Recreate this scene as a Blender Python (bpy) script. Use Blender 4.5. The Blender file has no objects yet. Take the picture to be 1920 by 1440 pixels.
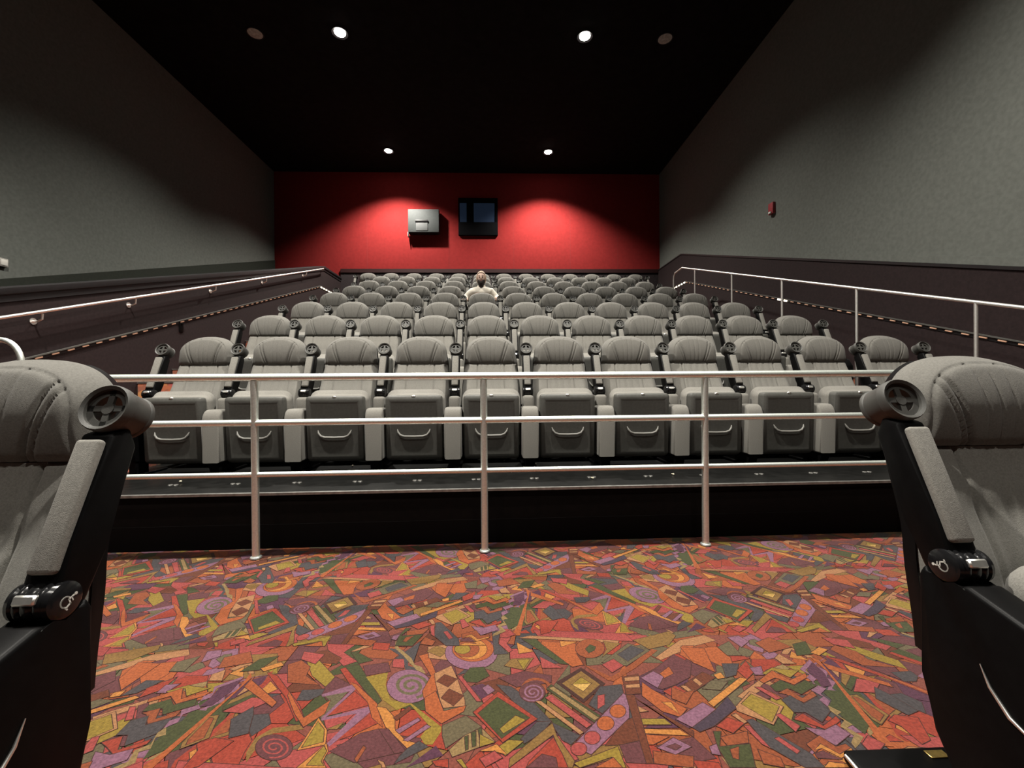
import bpy, bmesh, math, random
from mathutils import Vector, Matrix
from mathutils.geometry import delaunay_2d_cdt

random.seed(7)
SC = bpy.context.scene
COL = SC.collection
R = math.radians

# ------------------------------------------------------------------ camera
F_PX, HC = 800.0, 1.01                       # focal length in px of the 1920 frame, lens height
YAW, PITCH, ROLL = R(1.86), R(0.2), R(0.43)
CAM_R = Matrix.Rotation(-YAW, 3, 'Z') @ Matrix.Rotation(math.pi/2 - PITCH, 3, 'X') @ Matrix.Rotation(-ROLL, 3, 'Z')
CAM_P = Vector((0, 0, HC))
cd = bpy.data.cameras.new('camera')
cd.sensor_width = 36.0
cd.lens = F_PX/1920*36.0
cd.clip_start = 0.02
cam = bpy.data.objects.new('camera', cd)
COL.objects.link(cam)
cam.matrix_world = Matrix.Translation(CAM_P) @ CAM_R.to_4x4()
SC.camera = cam

# ------------------------------------------------------------------ world, exposure
w = bpy.data.worlds.new('world')
SC.world = w
w.use_nodes = True
w.node_tree.nodes['Background'].inputs[0].default_value = (0.9, 1.0, 0.95, 1)
w.node_tree.nodes['Background'].inputs[1].default_value = 0.001
SC.view_settings.view_transform = 'Standard'
SC.view_settings.look = 'None'
SC.view_settings.gamma = 1.0
SC.view_settings.use_curve_mapping = False
SC.view_settings.exposure = 0.12

# ceiling lamps: (x, y, watts); light colour
CEIL_Z = 6.7
LAMPS = [(-2.52, 7.02, 1100), (1.47, 7.0, 800), (-2.64, 10.55, 1500), (1.28, 10.53, 1500),
         (-2.5, 1.9, 2750), (1.5, 1.9, 2100), (-2.5, -1.2, 330), (1.5, -1.2, 330)]
DEAD_LAMPS = [(-3.89, 7.06), (2.81, 7.01)]
LAMP_COL = (1.0, 0.95, 0.86)
LAMP_CONE, LAMP_BLEND = R(124), 0.62

def ray(x, y):
    return CAM_R @ Vector(((x - 960)/F_PX, (720 - y)/F_PX, -1))
def atX(x, y, X):
    d = ray(x, y); return CAM_P + d*(X/d.x)
def atY(x, y, Y):
    d = ray(x, y); return CAM_P + d*(Y/d.y)
def atZ(x, y, Z):
    d = ray(x, y); return CAM_P + d*((Z - HC)/d.z)

# ------------------------------------------------------------------ materials
MATS = {}
def mat(name, col, rough=0.6, metal=0.0, noise=0.0, nscale=60, bump=0.0, bscale=400, sheen=0.0, spec=0.5, emit=None, estr=0.0, coat=0.0):
    if name in MATS: return MATS[name]
    if metal < 0.5 and not emit: col = tuple(c*0.62 for c in col); spec *= 0.62; sheen *= 0.62
    m = bpy.data.materials.new(name); m.use_nodes = True
    nt = m.node_tree; b = nt.nodes['Principled BSDF']
    b.inputs['Base Color'].default_value = (*col, 1)
    b.inputs['Roughness'].default_value = rough
    b.inputs['Metallic'].default_value = metal
    b.inputs['Specular IOR Level'].default_value = spec
    b.inputs['Sheen Weight'].default_value = sheen
    b.inputs['Sheen Roughness'].default_value = 0.5
    b.inputs['Coat Weight'].default_value = coat
    tc = nt.nodes.new('ShaderNodeTexCoord')
    if noise > 0:
        n = nt.nodes.new('ShaderNodeTexNoise'); n.inputs['Scale'].default_value = nscale; n.inputs['Detail'].default_value = 4
        nt.links.new(tc.outputs['Object'], n.inputs['Vector'])
        r = nt.nodes.new('ShaderNodeMapRange')
        r.inputs['From Min'].default_value = 0.3; r.inputs['From Max'].default_value = 0.7
        r.inputs['To Min'].default_value = 1 - noise; r.inputs['To Max'].default_value = 1 + noise
        nt.links.new(n.outputs['Fac'], r.inputs['Value'])
        mx = nt.nodes.new('ShaderNodeVectorMath'); mx.operation = 'SCALE'
        mx.inputs[0].default_value = col
        nt.links.new(r.outputs['Result'], mx.inputs['Scale'])
        nt.links.new(mx.outputs['Vector'], b.inputs['Base Color'])
    if bump > 0:
        n2 = nt.nodes.new('ShaderNodeTexNoise'); n2.inputs['Scale'].default_value = bscale; n2.inputs['Detail'].default_value = 2
        nt.links.new(tc.outputs['Object'], n2.inputs['Vector'])
        bp = nt.nodes.new('ShaderNodeBump'); bp.inputs['Strength'].default_value = bump; bp.inputs['Distance'].default_value = 0.002
        nt.links.new(n2.outputs['Fac'], bp.inputs['Height'])
        nt.links.new(bp.outputs['Normal'], b.inputs['Normal'])
    if emit:
        b.inputs['Emission Color'].default_value = (*emit, 1); b.inputs['Emission Strength'].default_value = estr
    MATS[name] = m
    return m

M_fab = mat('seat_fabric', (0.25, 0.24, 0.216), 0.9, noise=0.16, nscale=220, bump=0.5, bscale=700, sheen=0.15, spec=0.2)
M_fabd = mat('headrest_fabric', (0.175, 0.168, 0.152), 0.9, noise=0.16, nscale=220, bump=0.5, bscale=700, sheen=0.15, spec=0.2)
M_blk = mat('black_plastic', (0.005, 0.0048, 0.005), 0.42, noise=0.15, nscale=40, bump=0.1, bscale=900, spec=0.1)
M_pan = mat('seat_pan_plastic', (0.10, 0.099, 0.09), 0.5, noise=0.12, nscale=60, bump=0.3, bscale=900)
M_rdg = mat('ridge_highlight_plastic', (0.23, 0.225, 0.207), 0.45)  # paler than the pan: light caught on the ridge is put into the colour
M_chr = mat('chrome', (0.93, 0.92, 0.88), 0.4, 1.0, noise=0.05, nscale=90)
M_stl = mat('brushed_steel', (0.88, 0.93, 0.88), 0.46, 1.0, noise=0.08, nscale=120, bump=0.1, bscale=500)
M_grey = mat('wall_grey_cloth', (0.165, 0.174, 0.158), 0.95, noise=0.1, nscale=25, bump=0.5, bscale=300, spec=0.1)
M_grtrim = mat('wall_trim_dark_green_grey', (0.03, 0.034, 0.027), 0.9, noise=0.1, nscale=30, spec=0.2)
M_mar = mat('wainscot_dark_maroon', (0.024, 0.0145, 0.015), 0.85, noise=0.2, nscale=35, bump=0.4, bscale=300, spec=0.25)
M_cap = mat('black_trim', (0.012, 0.01, 0.011), 0.5, noise=0.2, nscale=20)
M_red = mat('wall_red_cloth', (0.28, 0.026, 0.025), 0.95, noise=0.08, nscale=14, bump=0.4, bscale=250, spec=0.1)
M_kick = mat('kick_dark_maroon', (0.045, 0.036, 0.038), 0.9, noise=0.2, nscale=30, spec=0.2)
M_ceil = mat('ceiling_black', (0.010, 0.009, 0.009), 0.95, noise=0.3, nscale=8, spec=0.1)
M_conc = mat('painted_concrete_black', (0.009, 0.009, 0.0085), 0.42, noise=0.35, nscale=14, bump=0.25, bscale=60, spec=0.3)
M_rise = mat('riser_dark_brown', (0.004, 0.0024, 0.002), 0.8, noise=0.25, nscale=25, spec=0.1)
M_base = mat('vinyl_base_black', (0.003, 0.0024, 0.0024), 0.6, spec=0.1)
M_nose = mat('step_nosing_aluminium', (0.28, 0.275, 0.26), 0.45, 0.9, noise=0.25, nscale=30)
M_skin = mat('skin', (0.92, 0.64, 0.51), 0.55, noise=0.06, nscale=40)
M_top = mat('pale_cotton', (0.95, 0.88, 0.76), 0.9, noise=0.06, nscale=60, bump=0.3)
M_tro = mat('dark_trousers', (0.04, 0.045, 0.06), 0.9)
M_hair = mat('pale_hair', (0.5, 0.35, 0.25), 0.7, noise=0.25, nscale=60)
M_beard = mat('dark_beard', (0.025, 0.014, 0.01), 0.8, noise=0.3, nscale=90)
M_white = mat('white_print', (0.8, 0.78, 0.72), 0.6)
M_lamp = mat('lamp_disc', (1, 1, 1), 0.5, emit=(1.0, 0.97, 0.9), estr=45)
M_lampgr = mat('ceiling_disc_grey', (0.5, 0.48, 0.44), 0.8, noise=0.3, nscale=30)
M_bulb = mat('strip_bulb', (0.5, 0.3, 0.2), 0.4, emit=(1.0, 0.55, 0.35), estr=0.12)
M_bulbhot = mat('strip_bulb_bright', (0.9, 0.7, 0.5), 0.4, emit=(1.0, 0.82, 0.6), estr=6.0)
M_glass = mat('port_glass', (0.02, 0.03, 0.055), 0.06, 0.0, coat=0.5, emit=(0.10, 0.17, 0.32), estr=0.045)  # bluish reflection in the panes painted as a faint glow
M_pbox = mat('projector_grey_metal', (0.05, 0.056, 0.055), 0.7, 0.0, noise=0.1, nscale=20)
M_pvent = mat('projector_vent_grey', (0.1, 0.104, 0.104), 0.7, 0.0)
M_alarm = mat('alarm_red', (0.35, 0.05, 0.06), 0.45)
M_brass = mat('brass_tag', (0.95, 0.66, 0.22), 0.3, 1.0, noise=0.2, nscale=80)
M_crumb = mat('popcorn', (0.85, 0.78, 0.6), 0.9)

# ------------------------------------------------------------------ helpers
def link(o): COL.objects.link(o); return o
def mesh_from(name, verts, faces, m, smooth=False):
    me = bpy.data.meshes.new(name); me.from_pydata([tuple(v) for v in verts], [], faces)
    me.materials.append(m); me.validate(); me.update()
    if smooth: me.shade_smooth()
    return me
def mesh_bm(name, bm, m, smooth=False, angle=None):
    bmesh.ops.recalc_face_normals(bm, faces=bm.faces)
    me = bpy.data.meshes.new(name); bm.to_mesh(me); bm.free(); me.materials.append(m)
    if smooth: me.shade_smooth()
    if smooth and angle: me.set_sharp_from_angle(angle=R(angle))
    return me
def obj(name, me, parent=None, loc=(0, 0, 0), rot=(0, 0, 0)):
    o = bpy.data.objects.new(name, me); link(o)
    o.parent = parent; o.location = loc; o.rotation_euler = rot
    return o
def tag(o, label, cat=None, group=None, kind=None):
    o['label'] = label
    if cat: o['category'] = cat
    if group: o['group'] = group
    if kind: o['kind'] = kind
    return o
def empty(name, loc=(0, 0, 0), rz=0):
    o = bpy.data.objects.new(name, None); link(o); o.location = loc; o.rotation_euler = (0, 0, rz); o.empty_display_size = 0.1
    return o
def add_box(bm, x0, x1, y0, y1, z0, z1, bev=0.0, seg=2):
    r = bmesh.ops.create_cube(bm, size=1.0)
    vs = r['verts']
    for v in vs:
        v.co = Vector((x0 if v.co.x < 0 else x1, y0 if v.co.y < 0 else y1, z0 if v.co.z < 0 else z1))
    if bev > 0:
        es = list({e for v in vs for e in v.link_edges})
        bmesh.ops.bevel(bm, geom=es, offset=bev, segments=seg, profile=0.5, affect='EDGES')
def box_mesh(name, x0, x1, y0, y1, z0, z1, m, bev=0.0, seg=2):
    bm = bmesh.new(); add_box(bm, x0, x1, y0, y1, z0, z1, bev, seg)
    return mesh_bm(name, bm, m, bev > 0, 40)
def add_tube(bm, pts, r, n=12, caps=True):
    pts = [Vector(p) for p in pts]; rings = []
    t0 = (pts[1] - pts[0]).normalized()
    up = Vector((0, 0, 1)) if abs(t0.z) < 0.9 else Vector((1, 0, 0))
    nx = t0.cross(up).normalized()
    for i, p in enumerate(pts):
        t = (pts[min(i+1, len(pts)-1)] - pts[max(i-1, 0)]).normalized()
        nx = (nx - t*nx.dot(t)).normalized(); ny = t.cross(nx)
        rr = r[i] if isinstance(r, (list, tuple)) else r
        rings.append([bm.verts.new(p + (nx*math.cos(a) + ny*math.sin(a))*rr) for a in [2*math.pi*k/n for k in range(n)]])
    for a, b in zip(rings, rings[1:]):
        for k in range(n): bm.faces.new((a[k], a[(k+1) % n], b[(k+1) % n], b[k]))
    if caps:
        bm.faces.new(rings[0][::-1]); bm.faces.new(rings[-1])
def tube_mesh(name, pts, r, m, n=12):
    bm = bmesh.new(); add_tube(bm, pts, r, n); return mesh_bm(name, bm, m, True, 50)
def add_prism(bm, poly, axis, a0, a1):
    """extrude a 2D outline; axis 'x': outline is (y,z); 'y': (x,z); 'z': (x,y)"""
    def P(p, a):
        return {'x': (a, p[0], p[1]), 'y': (p[0], a, p[1]), 'z': (p[0], p[1], a)}[axis]
    A = [bm.verts.new(P(p, a0)) for p in poly]; B = [bm.verts.new(P(p, a1)) for p in poly]
    n = len(poly); fs = [bm.faces.new(A[::-1]), bm.faces.new(B)]
    for i in range(n): fs.append(bm.faces.new((A[i], A[(i+1) % n], B[(i+1) % n], B[i])))
    return A + B
def prism_mesh(name, poly, axis, a0, a1, m, bev=0.0, seg=2):
    bm = bmesh.new(); add_prism(bm, poly, axis, a0, a1)
    if bev: bmesh.ops.bevel(bm, geom=list(bm.edges), offset=bev, segments=seg, profile=0.5, affect='EDGES', clamp_overlap=True)
    return mesh_bm(name, bm, m, bev > 0, 40)
def add_lathe(bm, prof, axis='z', n=24, c=(0, 0, 0)):
    """prof: list of (radius, height) closed top/bottom when radius 0"""
    c = Vector(c); rings = []
    for r, h in prof:
        if r < 1e-6: rings.append([bm.verts.new(c + ax(axis, 0, 0, h))]); continue
        rings.append([bm.verts.new(c + ax(axis, r*math.cos(2*math.pi*k/n), r*math.sin(2*math.pi*k/n), h)) for k in range(n)])
    for a, b in zip(rings, rings[1:]):
        for k in range(n):
            k2 = (k+1) % n
            if len(a) == 1 and len(b) == 1: continue
            if len(a) == 1: bm.faces.new((a[0], b[k], b[k2]))
            elif len(b) == 1: bm.faces.new((a[k], a[k2], b[0]))
            else: bm.faces.new((a[k], a[k2], b[k2], b[k]))
def ax(axis, a, b, h):
    return Vector({'z': (a, b, h), 'y': (a, h, b), 'x': (h, a, b)}[axis])
def lathe_mesh(name, prof, m, axis='z', n=24, c=(0, 0, 0), angle=35):
    bm = bmesh.new(); add_lathe(bm, prof, axis, n, c); return mesh_bm(name, bm, m, True, angle)
def struct(name, me, label, parent=None):
    o = obj(name, me, parent); o['kind'] = 'structure'
    if parent is None: tag(o, label, name.split('_')[0])
    return o
def interp(tab, x):
    if x <= tab[0][0]: return tab[0][1]
    for (a, b), (c, d) in zip(tab, tab[1:]):
        if x <= c:
            t = (x - a)/(c - a); t = t*t*(3 - 2*t)*0.4 + t*0.6
            return b + (d - b)*t
    return tab[-1][1]

# ------------------------------------------------------------------ dimensions of the house
X_WL, X_HW, X_WR = -5.95, -4.2, 4.47            # grey wall left, half wall left, right wall
Y_BACK, Y_FRONT = 11.62, -3.2
SEAT_X0, SEAT_X1 = -2.86, 3.74
ROW_Y0, ROW_DY, TIER_Z, TIER_DZ = 3.65, 1.07, 0.34, 0.35
SKEW = 0.018
def tier_z(i): return TIER_Z + TIER_DZ*i
def tier_y(i): return 2.70 + ROW_DY*i
def line_at(p, q):
    """height as a function of y along a sloping line through two points"""
    s = (q.z - p.z)/(q.y - p.y)
    return lambda y: p.z + s*(y - p.y)

# ------------------------------------------------------------------ carpet
CP = {  # woven yarn colours
 'rust': (0.36, 0.115, 0.035), 'orange': (0.50, 0.16, 0.04), 'brick': (0.42, 0.07, 0.035), 'rose': (0.46, 0.10, 0.085),
 'olive': (0.29, 0.215, 0.05), 'lime': (0.36, 0.33, 0.04), 'pale': (0.36, 0.32, 0.115), 'green': (0.05, 0.105, 0.03),
 'slate': (0.06, 0.09, 0.092), 'navy': (0.05, 0.055, 0.085), 'lav': (0.31, 0.19, 0.275), 'plum': (0.145, 0.06, 0.066),
 'must': (0.68, 0.36, 0.07), 'tan': (0.52, 0.33, 0.13), 'brown': (0.16, 0.055, 0.022), 'yel': (0.80, 0.66, 0.16),
 'gg': (0.15, 0.175, 0.085), 'black': (0.05, 0.025, 0.02), 'purp': (0.10, 0.045, 0.09), 'base': (0.27, 0.095, 0.06)}
for k in CP:                                                  # dye lot: slightly muted, reddish
    _c = CP[k]; _m = (0.26, 0.12, 0.065)
    CP[k] = tuple((0.88*_c[i] + 0.12*_m[i])*(0.56, 0.42, 0.46)[i] for i in range(3))
CPN = list(CP)
for k in CPN:
    mat('carpet_' + k, CP[k], 0.95, noise=0.28, nscale=130, bump=0.6, bscale=420, sheen=0.22, spec=0.12)
CH = {'A': (170, 1180, 4.8), 'B': (540, 1180, 4.8), 'C': (900, 1180, 4.8), 'D': (1260, 1180, 3.84)}
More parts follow.
